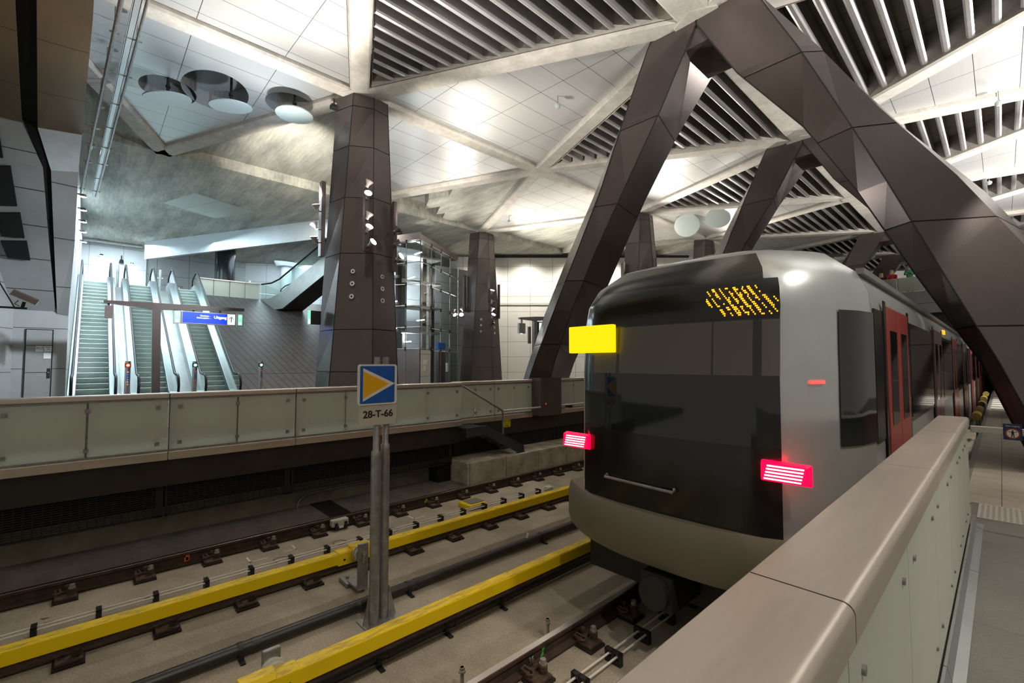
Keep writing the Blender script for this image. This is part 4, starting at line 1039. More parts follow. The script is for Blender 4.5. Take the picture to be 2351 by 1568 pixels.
b = MB(); b.loft([[Vector((-12, -1.04, 3.86)) + Vector((dx, dy, dz)) for dx, dz, dy in ((-.06, -.045, -.02), (.06, -.045, -.02), (.06, .03, .02), (.03, .055, .03), (-.03, .055, .03), (-.06, .03, .02))], [Vector((-11.92, -.71, 3.69)) + Vector((dx, dy, dz)) for dx, dz, dy in ((-.06, -.045, -.02), (.06, -.045, -.02), (.06, .03, .02), (.03, .055, .03), (-.03, .055, .03), (-.06, .03, .02))]]); b.build('housing', 'clad_light', t)
b = MB(); b.box(-12.04, -11.98, -2.2, -.84, 3.57, 3.6); b.tube([(-12, -.9, 3.6), (-12, -.88, 3.7)], .025, 8); b.build('arm', 'dark_iron', t)
b = MB(); b.tube([(-12, -1.0, 3.6), (-12, -1.25, 4.15), (-12, -1.6, 4.9)], .01, 6); b.tube([(-12, -.95, 3.72), (-12, -1.0, 3.66), (-12, -.94, 3.62)], .008, 6); b.build('cable', 'black', t)
# lamps and conduits along the white wall
for i, (x, z) in enumerate(((-24.5, 9.15), (-26.5, 9.1), (-28.5, 9.05), (-30.5, 9.0), (-33, 9.0))):
    wall_lamp((x, -.35, z), (0, 1, 0), ['first', 'second', 'third', 'fourth', 'last'][i] + ' lamp from the front in the row along the bulkhead edge')
for nm, lab, y0, y1, r, mt in (('conduit', 'grey conduit with brackets under the ceiling at the left, leftmost of three lines', .24, -.47, .045, 'galvanised'), ('cable_tray', 'bright white tray under the ceiling at the left, middle of three lines', .47, -.06, .06, 'tray_white'), ('cable_ladder', 'thin ladder rail under the ceiling at the left, right of the white tray', .61, .03, .03, 'galvanised')):
    t = thing(nm, lab, 'conduit', (-20, 0, 10))
    b = MB(); A, B = Vector((-10.5, y0 + .09, 10.0)), Vector((-27.3, y1, 10.0))
    if nm == 'cable_tray': 
        for s in (-.06, .06): b.loft([[A + Vector((0, s - .012, 0)), A + Vector((0, s + .012, 0)), A + Vector((0, s + .012, .1)), A + Vector((0, s - .012, .1))], [B + Vector((0, s - .012, 0)), B + Vector((0, s + .012, 0)), B + Vector((0, s + .012, .1)), B + Vector((0, s - .012, .1))]])
        b.loft([[A + Vector((0, -.06, 0)), A + Vector((0, .06, 0)), A + Vector((0, .06, .01)), A + Vector((0, -.06, .01))], [B + Vector((0, -.06, 0)), B + Vector((0, .06, 0)), B + Vector((0, .06, .01)), B + Vector((0, -.06, .01))]])
    else: b.cyl(A, B, r, n=10)
    b.build('run', mt, t)
    for k in range(9):
        b = MB(); p = A.lerp(B, (k + .5) / 9); b.cyl(p, p + Vector((0, 0, .6)), .012, n=6); b.cyl(p + Vector((0, -.09, 0)), p + Vector((0, .09, 0)), .02, n=6)
        if nm == 'conduit': b.disc(p + Vector((0, .12, .58)), (0, 0, 1), .09, 12)
        b.build('hanger', 'galvanised', t)
b = MB(); b.box(-39.8, -39.6, -.4, 2.45, 10.42, 10.58); tag(b.build('light_channel', 'galvanised'), 'long steel channel where the concrete ceiling meets the back wall', 'channel')

# overhead sign on a T post
t = thing('overhead_sign', 'dark T-shaped post with lit blue exit sign in front of the escalators', 'sign', (-18, 1.57, 1.22), 'T-shaped sign posts')
b = MB(); b.loft([[(-18.1, 1.47, 1.22), (-17.9, 1.47, 1.22), (-17.9, 1.68, 1.22), (-18.1, 1.68, 1.22)], [(-18.1, 1.40, 4.4), (-17.9, 1.40, 4.4), (-17.9, 1.62, 4.4), (-18.1, 1.62, 4.4)]]); b.build('post', 'clad', t)
b = MB(); b.loft([[(-18.06, .28, z) for z in (4.37, 4.45)] + [(-17.94, .28, z) for z in (4.45, 4.37)], [(-18.1, 1.5, z) for z in (4.26, 4.47)] + [(-17.9, 1.5, z) for z in (4.47, 4.26)], [(-18.06, 3.93, z) for z in (4.40, 4.49)] + [(-17.94, 3.93, z) for z in (4.49, 4.40)]]); b.build('arm', 'clad', t)
b = MB(); b.box(-18.05, -17.93, .31, .49, 3.92, 4.3); b.build('display_box', 'clad_light', t)
b = MB(); b.box(-18.02, -17.98, .37, .42, 4.28, 4.42); b.box(-18.02, -17.98, 2.45, 2.5, 4.2, 4.36); b.box(-18.02, -17.98, 3.2, 3.25, 4.2, 4.4); b.build('hanger', 'dark_iron', t)
b = MB(); b.box(-18.08, -17.92, 2.15, 3.68, 3.87, 4.27); sg = b.build('sign_box', 'alu', t, bevel=.01)
b = MB(); b.box(-17.925, -17.915, 2.18, 3.43, 3.9, 4.25); b.build('blue_face', 'lit_blue', sg)
b = MB(); b.box(-17.925, -17.915, 3.43, 3.65, 3.9, 4.25); b.build('white_face', 'lit_white', sg)
text('lettering', 'Uitgang', (-17.912, 3.22, 4.12), .12, 'lit_white', sg, bold=.003)
text('lettering', 'Centrum -', (-17.912, 2.93, 4.15), .065, 'lit_white', sg, align='RIGHT', bold=.001)
text('lettering', 'Stationsplein -', (-17.912, 2.93, 4.08), .065, 'lit_white', sg, align='RIGHT', bold=.001)
b = MB(); X = -17.91
b.poly([(X, 3.53, 3.98), (X, 3.555, 3.98), (X, 3.555, 4.14), (X, 3.53, 4.14)]); b.poly([(X, 3.47, 4.07), (X, 3.5425, 4.15), (X, 3.615, 4.07), (X, 3.615, 4.1), (X, 3.5425, 4.18), (X, 3.47, 4.1)]); b.build('arrow', 'ink', sg)
for y0, lab in ((1.95, 'left'), (3.72, 'right')):
    b = MB(); b.box(-18.05, -17.95, y0, y0 + .19, 3.86, 4.3); e = b.build('exit_light', 'alu', t)
    b = MB(); b.box(-17.95, -17.945, y0 + .03, y0 + .16, 3.9, 4.27); b.build('green_face', 'exit_green', e)
    b = MB(); X = -17.943; c = y0 + .095
    b.poly([(X, c - .012, 4.12), (X, c + .012, 4.12), (X, c + .012, 4.2), (X, c - .012, 4.2)]); b.poly([(X, c - .045, 4.18), (X, c + .045, 4.18), (X, c, 4.24)]); b.poly([(X, c - .035, 3.92), (X, c + .035, 3.92), (X, c + .035, 4.0), (X, c - .035, 4.0)]); b.build('pictogram', 'exit_white', e)
# signal posts in front of the escalators
def signal(y, lit, label):
    t = thing('signal_post', label, 'signal post', (-19.5, y, 1.22), 'signal posts in front of the escalators')
    b = MB(); b.cyl((-19.5, y, 1.22), (-19.5, y, 2.45), .075, n=20); b.cyl((-19.5, y, 2.58), (-19.5, y, 2.655), .075, n=20); b.build('post', 'chrome', t, smooth=True)
    b = MB(); b.box(-19.56, -19.42, y - .078, y + .078, 2.45, 2.59); h = b.build('lamp_housing', 'signal_%s_base' % lit, t)
    b = MB(); b.disc((-19.418, y, 2.52), (1, 0, 0), .042, 18); b.build('lamp', 'sig_' + lit, h)
    b = MB(); b.ring((-19.418, y, 2.52), (1, 0, 0), .042, .055, 18); b.build('glow_ring', 'sig_%s_glow' % lit, h)
    for k, (mat, z) in enumerate((('nosign_red', 2.3), ('sign_blue', 2.22), ('sign_blue', 2.14), ('sign_blue', 2.06), ('nosign_red', 1.98), ('nosign_red', 1.9))):
        b = MB(); b.disc((-19.422, y, z), (1, 0, 0), .034, 16); 
        if mat == 'nosign_red': b.disc((-19.4215, y, z), (1, 0, 0), .024, 16, 1); b.box(-19.4213, -19.4205, y - .02, y + .02, z - .004, z + .004, 0)
        else: b.poly([(-19.4215, y - .014, z - .014), (-19.4215, y + .014, z - .014), (-19.4215, y, z + .018)], 1)
        b.build('pictogram', [mat, 'sign_white'], t)
signal(.957, 'red', 'steel post with a red light before the gap left of the middle escalator')
signal(2.78, 'green', 'steel post with a green light before the gap between the last two escalators')
signal(4.887, 'green', 'steel post with a green light in front of the dark plank cladding')

# second T post with a monitor, beside the first strut
t = thing('overhead_sign', 'dark T-shaped post with a cyan monitor left of the first strut', 'sign', (-15, 15.5, 1.22), 'T-shaped sign posts')
b = MB(); b.box(-15.08, -14.92, 15.32, 15.52, 1.22, 4.65); b.build('post', 'clad_light', t)
b = MB(); b.loft([[(-15.06, 14.4, z) for z in (4.6, 4.68)] + [(-14.94, 14.4, z) for z in (4.68, 4.6)], [(-15.1, 15.42, z) for z in (4.58, 4.78)] + [(-14.9, 15.42, z) for z in (4.78, 4.58)], [(-15.06, 18, z) for z in (4.86, 4.95)] + [(-14.94, 18, z) for z in (4.95, 4.86)]]); b.build('arm', 'clad_light', t)
b = MB(); b.box(-15.06, -14.94, 14.36, 14.75, 3.95, 4.42); b.box(-15.02, -14.98, 14.52, 14.6, 4.4, 4.62); b.build('hanging_box', 'galvanised', t)
b = MB(); b.disc((-15, 14.55, 3.945), (0, 0, -1), .04, 12); b.build('small_lamp', 'lamp_cool', t)
b = MB(); b.box(-15.05, -14.95, 15.0, 15.12, 3.5, 4.28); b.build('side_panel', 'clad', t)
b = MB(); b.box(-15.06, -14.9, 15.58, 16.6, 3.75, 4.55); mo = b.build('monitor', 'black', t)
b = MB(); b.box(-14.9, -14.895, 15.63, 16.55, 3.8, 4.5); b.build('screen', 'screen_cyan', mo)

# pale panelled wall behind the second column
b = MB(); A, B = Vector((-27.6, 19.4, 0)), Vector((-8.2, 40.25, 0)); nn = Vector((-.732, .681, 0)) * .3
b.loft([[A + Vector((0, 0, 1.22)), B + Vector((0, 0, 1.22)), B + nn + Vector((0, 0, 1.22)), A + nn + Vector((0, 0, 1.22))], [A + Vector((0, 0, 10.45)), B + Vector((0, 0, 10.45)), B + nn + Vector((0, 0, 10.45)), A + nn + Vector((0, 0, 10.45))]])
struct(b.build('wall_hall', 'hall_panel'))
fw = Vector((.732, -.681, 0))
t = thing('wall_rail', 'pale horizontal rail along the panelled wall behind the first strut', 'rail', (-20, 27, 6.9))
b = MB(); b.cyl(A.lerp(B, .12) + fw * .12 + Vector((0, 0, 7.0)), A.lerp(B, .6) + fw * .12 + Vector((0, 0, 7.0)), .04, n=8); b.build('tube', 'sign_white', t)
b = MB(); p = A.lerp(B, .1) + fw * .1; q = A.lerp(B, .62) + fw * .1
b.cyl(p + Vector((0, 0, 10.45)), q + Vector((0, 0, 10.45)), .09, n=8); tag(b.build('wall_track', 'dark_iron'), 'dark track where the pale panelled wall meets the ceiling', 'track')
p = A.lerp(B, .095) + fw * .05; q = A.lerp(B, .15) + fw * .05
t = thing('wall_cabinet', 'pale double-door cabinet low on the panelled wall right of the second column', 'cabinet', (p.x, p.y, 1.22))
b = MB(); b.loft([[p + Vector((0, 0, 1.22)), q + Vector((0, 0, 1.22)), q - fw * .05 + Vector((0, 0, 1.22)), p - fw * .05 + Vector((0, 0, 1.22))], [p + Vector((0, 0, 2.7)), q + Vector((0, 0, 2.7)), q - fw * .05 + Vector((0, 0, 2.7)), p - fw * .05 + Vector((0, 0, 2.7))]]); b.build('doors', 'hall_panel', t)
mid = p.lerp(q, .5) + fw * .02; b = MB(); b.cyl(mid + Vector((0, 0, 1.9)), mid + Vector((0, 0, 2.2)), .03, n=8); b.build('cabinet_handle', 'black', t)

# glass lift shaft
t = thing('glass_lift', 'tall glass lift shaft between the big column and the second column', 'lift', (-20.5, 13, 1.22))
c0, c1, c2 = Vector((-19.6, 12.0, 0)), Vector((-22.2, 16.2, 0)), Vector((-22.8, 10.6, 0))
def Zv(v, z): return Vector((v.x, v.y, z))
for a, c, nm, n in ((c0, c1, 'right', 4), (c2, c0, 'left', 4)):
    top0, top1 = 8.75, 8.75
    b = MB(); b.poly([Zv(a, 3.3), Zv(c, 3.3), Zv(c, top1), Zv(a, top0)]); g = b.build('glass_wall', 'lift_glass', t)
    b = MB()
    for i in range(6):
        z = 3.3 + 5.45 * i / 5; b.tube([Zv(a, z), Zv(c, z)], .022, 6)
    for i in range(n + 1):
        p = a.lerp(c, i / n); b.tube([Zv(p, 1.22), Zv(p, 8.75)], .022, 6)
    b.build('glass_joints', 'galvanised', t)
    b = MB()
    for i in range(6):
        for j in range(1, n):
            p = a.lerp(c, j / n); b.cyl(Zv(p, 3.3 + 5.45 * i / 5 - .09), Zv(p, 3.3 + 5.45 * i / 5 + .09), .05, n=6)
    b.build('spider_clamp', 'dark_iron', t)
b = MB(); b.loft([[Zv(c2, 1.22), Zv(c0, 1.22), Zv(c0.lerp(c1, .02), 1.22), Zv(c2 + Vector((-.2, .2, 0)), 1.22)], [Zv(c2, 3.28), Zv(c0, 3.28), Zv(c0.lerp(c1, .02), 3.28), Zv(c2 + Vector((-.2, .2, 0)), 3.28)]]); b.build('base_panel', 'clad_light', t)
def seg(f0, f1, z0, z1, mat, nm, off=0.):
    o = Vector((.85, .53, 0)) * off
    b = MB(); p, q = c0.lerp(c1, f0) + o, c0.lerp(c1, f1) + o; k = Vector((-.1, -.06, 0))
    b.loft([[Zv(p, z0), Zv(q, z0), Zv(q + k, z0), Zv(p + k, z0)], [Zv(p, z1), Zv(q, z1), Zv(q + k, z1), Zv(p + k, z1)]]); return b.build(nm, mat, t)
seg(.02, .25, 1.22, 3.25, 'hall_panel', 'service_door'); d = seg(.27, .42, 1.22, 3.2, 'lift_glass', 'lift_door'); seg(.45, .62, 1.22, 3.2, 'clad', 'lift_doorway'); seg(.44, .455, 1.22, 3.25, 'chrome', 'door_jamb', .02); seg(.62, .635, 1.22, 3.25, 'chrome', 'door_jamb', .02); seg(.66, .98, 1.22, 3.2, 'lift_glass', 'side_glass')
seg(.43, .62, 3.35, 3.7, 'sign_blue', 'lift_sign', .03); seg(.06, .16, 2.5, 2.75, 'paper', 'notice', .02); seg(.08, .13, 2.2, 2.45, 'paper', 'notice', .02); seg(.66, .71, 2.1, 2.6, 'paper', 'notice', .02)
b = MB()
for p in (Vector((-21.6, 11.9, 0)), Vector((-22.3, 12.6, 0)), Vector((-21.9, 13.6, 0)), Vector((-22.6, 14.6, 0)), Vector((-22.2, 11.4, 0))): b.box(p.x - .12, p.x + .12, p.y - .12, p.y + .12, 1.22, 9.6)
b.build('guide_column', 'dark_iron', t)
b = MB()
for z in (4.2, 5.6, 7.0, 8.4): b.box(-22.7, -21.0, 11.5, 11.6, z, z + .12); b.box(-22.7, -21.6, 11.6, 14.6, z, z + .1)
b.build('cross_beam', 'galvanised', t)
b = MB()
for (y, z) in ((11.55, 4.36), (11.55, 5.76), (12.6, 7.16), (13.0, 8.56), (12.4, 3.7), (13.2, 4.9)): b.box(-21.9, -21.2, y, y + .06, z, z + .05)
b.build('light_tube', 'tube_white', t)
b = MB(); b.loft([[Zv(c2, 8.78), Zv(c0, 8.78), Zv(c0 + Vector((-.3, .2, 0)), 8.78), Zv(c2 + Vector((-.3, .3, 0)), 8.78)], [Zv(c2, 9.15), Zv(c0, 9.15), Zv(c0 + Vector((-.3, .2, 0)), 9.15), Zv(c2 + Vector((-.3, .3, 0)), 9.15)]])
b.loft([[Zv(c0, 8.78), Zv(c1, 8.78), Zv(c1 + Vector((-.4, -.2, 0)), 8.78), Zv(c0 + Vector((-.4, -.2, 0)), 8.78)], [Zv(c0, 9.05), Zv(c1, 9.05), Zv(c1 + Vector((-.4, -.2, 0)), 9.05), Zv(c0 + Vector((-.4, -.2, 0)), 9.05)]]); b.build('roof_beam', 'clad_light', t)
b = MB(); b.box(-27, -23.5, 10.6, 18, 1.22, 8.6); struct(b.build('wall_lift', 'grey_panel'))

# ================================================================== BRIDGE, TUNNEL AND PEOPLE
b = MB(); b.box(-9, 6, 38, 60, 5.7, 7.1); struct(b.build('floor', 'grey_panel'))
b = MB(); b.box(-9.0, 6, 38.4, 95, 4.6, 5.7); struct(b.build('ceiling', 'fascia_dark'))
b = MB(); b.box(1.8, 2.2, 34, 95, 1.22, 5.7); struct(b.build('wall_right', 'fascia_dark'))
b = MB(); b.box(-9.3, -8.9, 40, 95, -.2, 5.7); struct(b.build('wall_left', 'fascia_dark'))
b = MB(); b.box(-9.2, 6, 94, 95, -.2, 6); struct(b.build('wall_end', 'void'))
def bridge_parapet(x0, x1, label):
    t = thing('glass_parapet', label, 'parapet', (x0, 38, 7.1), 'glass parapets of the bridge')
    b = MB(); b.box(x0, x1, 38.0, 38.15, 7.95, 8.03); b.build('cap', 'steel', t)
    b = MB(); b.box(x0 + .02, x1 - .02, 38.03, 38.05, 7.12, 7.95); b.build('glass_pane', 'frosted', t)
    b = MB(); b.box(x0 - .03, x0 + .03, 38.08, 38.14, 7.1, 7.95); b.build('post', 'galvanised', t)
for i, lab in enumerate(('bridge parapet pane behind the train roof', 'bridge parapet pane under the two blond people', 'bridge parapet pane under the person in green', 'bridge parapet pane touching the big right strut')): bridge_parapet(-7.0 + i * 1.3, -5.72 + i * 1.3, lab)
def person(x, y, label, coat, hair, lean=0., bend=0., face=0., hold=None, arms='up'):
    """standing figure behind the bridge parapet: one continuous body grown from a skeleton"""
    z0 = 7.1
    t = thing('person', label, 'person', (x, y, z0), 'people on the bridge')
    V = [(0, 0, .95), (0, -bend * .3, 1.2), (0, -bend * .7, 1.42), (0, -bend, 1.53), (0, -bend - .02, 1.68),            # 0 pelvis,1 waist,2 chest,3 neck,4 head
         (-.19, -bend * .7, 1.42), (-.24, -bend * .7 - .12, 1.18), (-.1, -bend * .7 - .33, 1.25 if arms == 'up' else 1.02),
         (.19, -bend * .7, 1.42), (.24, -bend * .7 - .12, 1.18), (.1, -bend * .7 - .33, 1.25 if arms == 'up' else 1.02),
         (-.1, 0, .9), (-.11, .0, .5), (-.11, .02, .08), (.1, 0, .9), (.11, 0, .5), (.11, .02, .08), (-.11, -.14, .03), (.11, -.14, .03), (0, -bend - .03, 1.74)]
    E_ = [(0, 1), (1, 2), (2, 3), (3, 4), (4, 19), (2, 5), (5, 6), (6, 7), (2, 8), (8, 9), (9, 10), (0, 11), (11, 12), (12, 13), (0, 14), (14, 15), (15, 16), (13, 17), (16, 18)]
    Rr = [.16, .15, .17, .065, .105, .075, .058, .042, .075, .058, .042, .1, .075, .055, .1, .075, .055, .045, .045, .085]
    me = bpy.data.meshes.new('body'); me.from_pydata([Vector(v) + Vector((x, y, z0)) + Vector((lean * v[2] * .1, 0, 0)) for v in V], E_, [])
    o = bpy.data.objects.new('body', me); COL.objects.link(o)
    md = o.modifiers.new('skin', 'SKIN'); md.use_smooth_shade = True
    for i, sv in enumerate(me.skin_vertices[0].data): sv.radius = (Rr[i], Rr[i]); sv.use_root = i == 0
    o.modifiers.new('sub', 'SUBSURF').levels = 1; o.modifiers['sub'].render_levels = 1
    m2 = bpy.data.meshes.new_from_object(o.evaluated_get(bpy.context.evaluated_depsgraph_get())); bpy.data.objects.remove(o)
    m2.materials.clear()
    for k in (coat, 'skin', 'coat_dark'): m2.materials.append(M[k])
    for p in m2.polygons:
        c = p.center; zz = c.z - z0
        p.material_index = 1 if zz > 1.5 or (arms == 'up' and abs(zz - 1.25) < .07 and c.y < y - bend * .7 - .27) else (2 if zz < .85 else 0)
    o = bpy.data.objects.new('body', m2); COL.objects.link(o); attach(o, t)
    hx = x + lean * .168; hy = y - bend - .02
    b = MB()
    for i in range(7):
        th0 = PI * .5 * i / 6
    rings = []
    for ph, rr in ((1.80, .03), (1.79, .075), (1.75, .105), (1.68, .118), (1.6, .115), (1.5 if hair == 'blond' else 1.62, .11)):
        rings.append([(hx + rr * math.cos(a), hy + .025 + rr * 1.05 * max(-.55, math.sin(a)), z0 + ph) for a in [2 * PI * i / 14 for i in range(14)]])
    b.loft(rings); b.build('hair', 'blond' if hair == 'blond' else 'skin', t, smooth=True)
    b = MB()
    for s in (-1, 1): b.disc((hx + s * .035, hy - .107, z0 + 1.69), (0, -1, 0), .012, 8, 0)
    b.box(hx - .025, hx + .025, hy - .112, hy - .1, z0 + 1.615, z0 + 1.622, 0); b.build('face_marks', 'ink', t)
    b = MB(); b.loft([[(hx - .014, hy - .1, z0 + 1.64), (hx + .014, hy - .1, z0 + 1.64), (hx, hy - .128, z0 + 1.645)], [(hx - .008, hy - .1, z0 + 1.69), (hx + .008, hy - .1, z0 + 1.69), (hx, hy - .108, z0 + 1.69)]]); b.build('nose', 'skin', t)
    return t
person(-3.85, 38.62, 'bald person in green and dark jacket looking down at their hands on the bridge', 'coat_green', 'bald')
person(-4.75, 38.85, 'blond person in a red coat leaning over the bridge parapet', 'coat_red', 'blond', bend=.22, arms='down').location.z -= .18
person(-5.3, 38.88, 'blond person with dark clothes, leftmost on the bridge parapet', 'coat_dark', 'blond', bend=.2, arms='down').location.z -= .3
# raised white floor strips and clutter along the near walkway
b = MB()
for k in range(6): b.box(-.27, .8, 19.8 + k * 1.15, 20.25 + k * 1.15 + .25, 1.22, 1.235)
struct(b.build('trim_8', 'sign_white'))
for i, (y, z) in enumerate(((15.5, 1.35), (17.2, 1.37), (19.5, 1.38), (22.0, 1.40), (25.0, 1.42))):
    t = thing('yellow_cap', 'yellow capped fitting on a stand, %s from the front beside the train' % ['first', 'second', 'third', 'fourth', 'fifth'][i], 'fitting', (-.48, y, 1.22), 'yellow fittings beside the train')
    b = MB(); b.cyl((-.45, y - .35, z), (-.45, y + .35, z), .085, n=14); b.build('cap', 'yellow_grimy', t)
    b = MB(); b.box(-.47, -.43, y - .03, y + .03, 0, z); b.build('stand', 'galvanised', t)
t = thing('guard_rail', 'steel rail on the right of the near walkway', 'rail', (.75, 20, 1.22))
b = MB(); b.tube([(.42, 13, 2.15), (.5, 30, 2.15)], .03, 8); b.build('tube', 'steel', t)
b = MB()
for y in (14, 18, 22, 26, 30): b.cyl((.45, y, 1.22), (.45, y, 2.15), .025, n=8)
b.build('post', 'steel', t)
b = MB(); b.box(-.9, .0, 80, 80.1, 3.05, 3.3); tag(b.build('tunnel_light', 'green_far'), 'green light deep in the tunnel beside the train', 'light')
# ================================================================== TRAIN
XT = -2.08
T = thing('metro_train', 'silver and red metro train with red tail lights on the near track', 'train', (XT, 3.7, .17))
PLAN = [(0, 3.72), (.45, 3.735), (.8, 3.78), (.92, 3.84), (1.05, 3.98), (1.2, 4.25), (1.3, 4.5), (1.35, 4.8)]
ZW = [(.5, .9), (.86, .97), (1.1, 1.), (3.05, 1.), (3.2, .985), (3.38, .93), (3.58, .76), (3.70, .42), (3.745, .02)]
ZT = [(.5, .0), (1.3, 0), (2.5, .02), (3.0, .07), (3.2, .12), (3.38, .24), (3.58, .52), (3.70, .95), (3.745, 1.5)]
def itp(L, x):
    for (a, b), (c, d) in zip(L, L[1:]):
        if x <= c: return b + (d - b) * max(0, (x - a) / (c - a))
    return L[-1][1]
def cab(u, z, off=0.):
    """point on the cab skin: u in -7..7 runs round the plan, z is the height"""
    s = -1 if u < 0 else 1; a = min(abs(u), 6.9999); i = int(a); f = a - i
    x = PLAN[i][0] + (PLAN[i + 1][0] - PLAN[i][0]) * f; y = PLAN[i][1] + (PLAN[i + 1][1] - PLAN[i][1]) * f
    if abs(u) >= 7: x, y = PLAN[7]
    w = itp(ZW, z); t = itp(ZT, z) * (1 - min(1, (y - 3.72) / 1.08) * .9)
    nx, ny = (x / 1.35 * .9) * s, -(1 - x / 1.35 * .8)
    return Vector((XT + s * x * w + nx * off, min(y + t, 4.8 + (.9 if z > 3.6 else 0)) + ny * off, z))
def uinv(x):
    for i, (a, b) in enumerate(zip(PLAN, PLAN[1:])):
        if x <= b[0]: return i + (x - a[0]) / (b[0] - a[0])
    return 7
def patch(us, zs, mat, name, off=0., parent=T, smooth=True):
    b = MB(); n = len(us)
    b.v = [tuple(cab(u, z, off)) for z in zs for u in us]
    for j in range(len(zs) - 1):
        for i in range(n - 1): b.f.append([j * n + i, j * n + i + 1, (j + 1) * n + i + 1, (j + 1) * n + i]); b.m.append(0)
    return b.build(name, mat, parent, smooth=smooth)
def ur(a, b, n): return [a + (b - a) * i / n for i in range(n + 1)]
FULL = [-7, -6, -5, -4.5, -4, -3.5, -3, -2, -1, 0, 1, 2, 3, 3.5, 4, 4.5, 5, 6, 7]
patch(FULL, [.95, 1.1, 1.5, 2., 2.5, 3.0, 3.2, 3.3, 3.38, 3.48, 3.58, 3.64, 3.7, 3.745], 'train_silver', 'cab_shell')
patch(ur(-3, 3, 12), [1.28, 1.5, 1.75, 1.95], 'train_black', 'lower_mask', .012)
ws = patch(ur(-3, 3, 12), [1.95, 2.2, 2.5, 2.95], 'train_glass', 'windscreen', .012)
patch(ur(-2.1, 3, 12), [2.5, 2.7, 2.94], 'train_band', 'upper_band', .016, ws)['label'] = 'dull brown band across the upper windscreen'
dp = patch(ur(-3, 3, 12), [2.95, 3.05, 3.2, 3.28], 'train_black', 'destination_panel', .014)
patch(ur(-3, 2.2, 10), [3.28, 3.38, 3.48, 3.56], 'train_black', 'roof_front', .012)
b = MB(); r2 = random.Random(3)
for c in range(46):
    for r in range(15):
        x = XT + .385 + c * .0117; z = 2.985 + r * .0165
        edge = abs(r - 7) / 7; 
        if abs(c - 23 - (7 - r) * .9) > 22 - edge * 6: continue
        if ((c * 1. + (r) * 1.05) % 4.6) < 1.5 + (1 if abs(c - 24) < 9 and r2.random() < .35 else 0) and r2.random() < .86:
            y = cab(uinv(x - XT), z, .014).y - .007; b.box(x - .0042, x + .0042, y, y + .004, z - .0055, z + .0055)
b.build('led_dots', 'led_orange', dp)['label'] = 'orange dot-matrix lettering, unreadable'
b = MB(); b.box(XT - 1.02, XT - .47, 3.70, 3.76, 2.70, 2.975); b.build('line_marker', 'marker_yellow', T, bevel=.01)['label'] = 'bright yellow line marker panel'
for s, lab in ((-1, 'left'), (1, 'right')):
    c = XT + s * .97; b = MB(); b.loft([[(c - .17, 3.80 - .07 * (s > 0) * 0, 1.71), (c + .17, 3.80, 1.71), (c + .17, 3.80, 1.87), (c - .17, 3.80, 1.87)], [(c - .15, 3.72, 1.725), (c + .15, 3.74, 1.725), (c + .15, 3.74, 1.855), (c - .15, 3.72, 1.855)]])
    tl = b.build('tail_light', 'tail_red', T, bevel=.01)
    b = MB()
    for k in range(5):
        z = 1.742 + k * .024; b.loft([[(c - .13 + k * .006, 3.717, z - .005), (c + .13 - (4 - k) * .006, 3.735, z - .005), (c + .13 - (4 - k) * .006, 3.735, z + .005), (c - .13 + k * .006, 3.717, z + .005)], [(c - .13 + k * .006, 3.75, z - .005), (c + .13, 3.75, z - .005), (c + .13, 3.75, z + .005), (c - .13 + k * .006, 3.75, z + .005)]])
    b.build('led_strips', 'tail_hot', tl)
b = MB(); b.tube([cab(-1.3, 1.52, .03), cab(-1.3, 1.5, .07), cab(.3, 1.5, .07), cab(.3, 1.52, .03)], .014, 8); b.build('grab_rail', 'galvanised', T)
# bumper
rings = []
for x in [i / 10 for i in range(-13, 14)]:
    y = 3.60 + .42 * (abs(x) / 1.3) ** 2.6; rings.append([(XT + x, y + .03, .84), (XT + x, y, .93), (XT + x, y, 1.18), (XT + x, y + .04, 1.28), (XT + x, y + .5, 1.28), (XT + x, y + .5, .84)])
b = MB(); b.loft(rings); b.build('bumper', 'train_bumper', T, smooth=True)
b = MB(); b.box(XT - 1.1, XT + 1.1, 4.15, 5.2, .38, .84); b.box(XT - 1.25, XT + 1.25, 4.5, 5.2, .5, .95); b.build('underframe', 'train_under', T)
b = MB(); b.box(XT - .14, XT + .14, 3.62, 4.2, .5, .78); b.cyl((XT, 3.55, .64), (XT, 3.66, .64), .13, n=16); b.build('coupler', 'train_under', T)
SEC = [(1.2, .55), (1.32, .7), (1.35, 1.1), (1.35, 2.0), (1.35, 3.05), (1.33, 3.2), (1.256, 3.38), (1.03, 3.58), (.57, 3.70), (.0, 3.745)]
ring = SEC + [(-x, z) for x, z in SEC[-2::-1]]
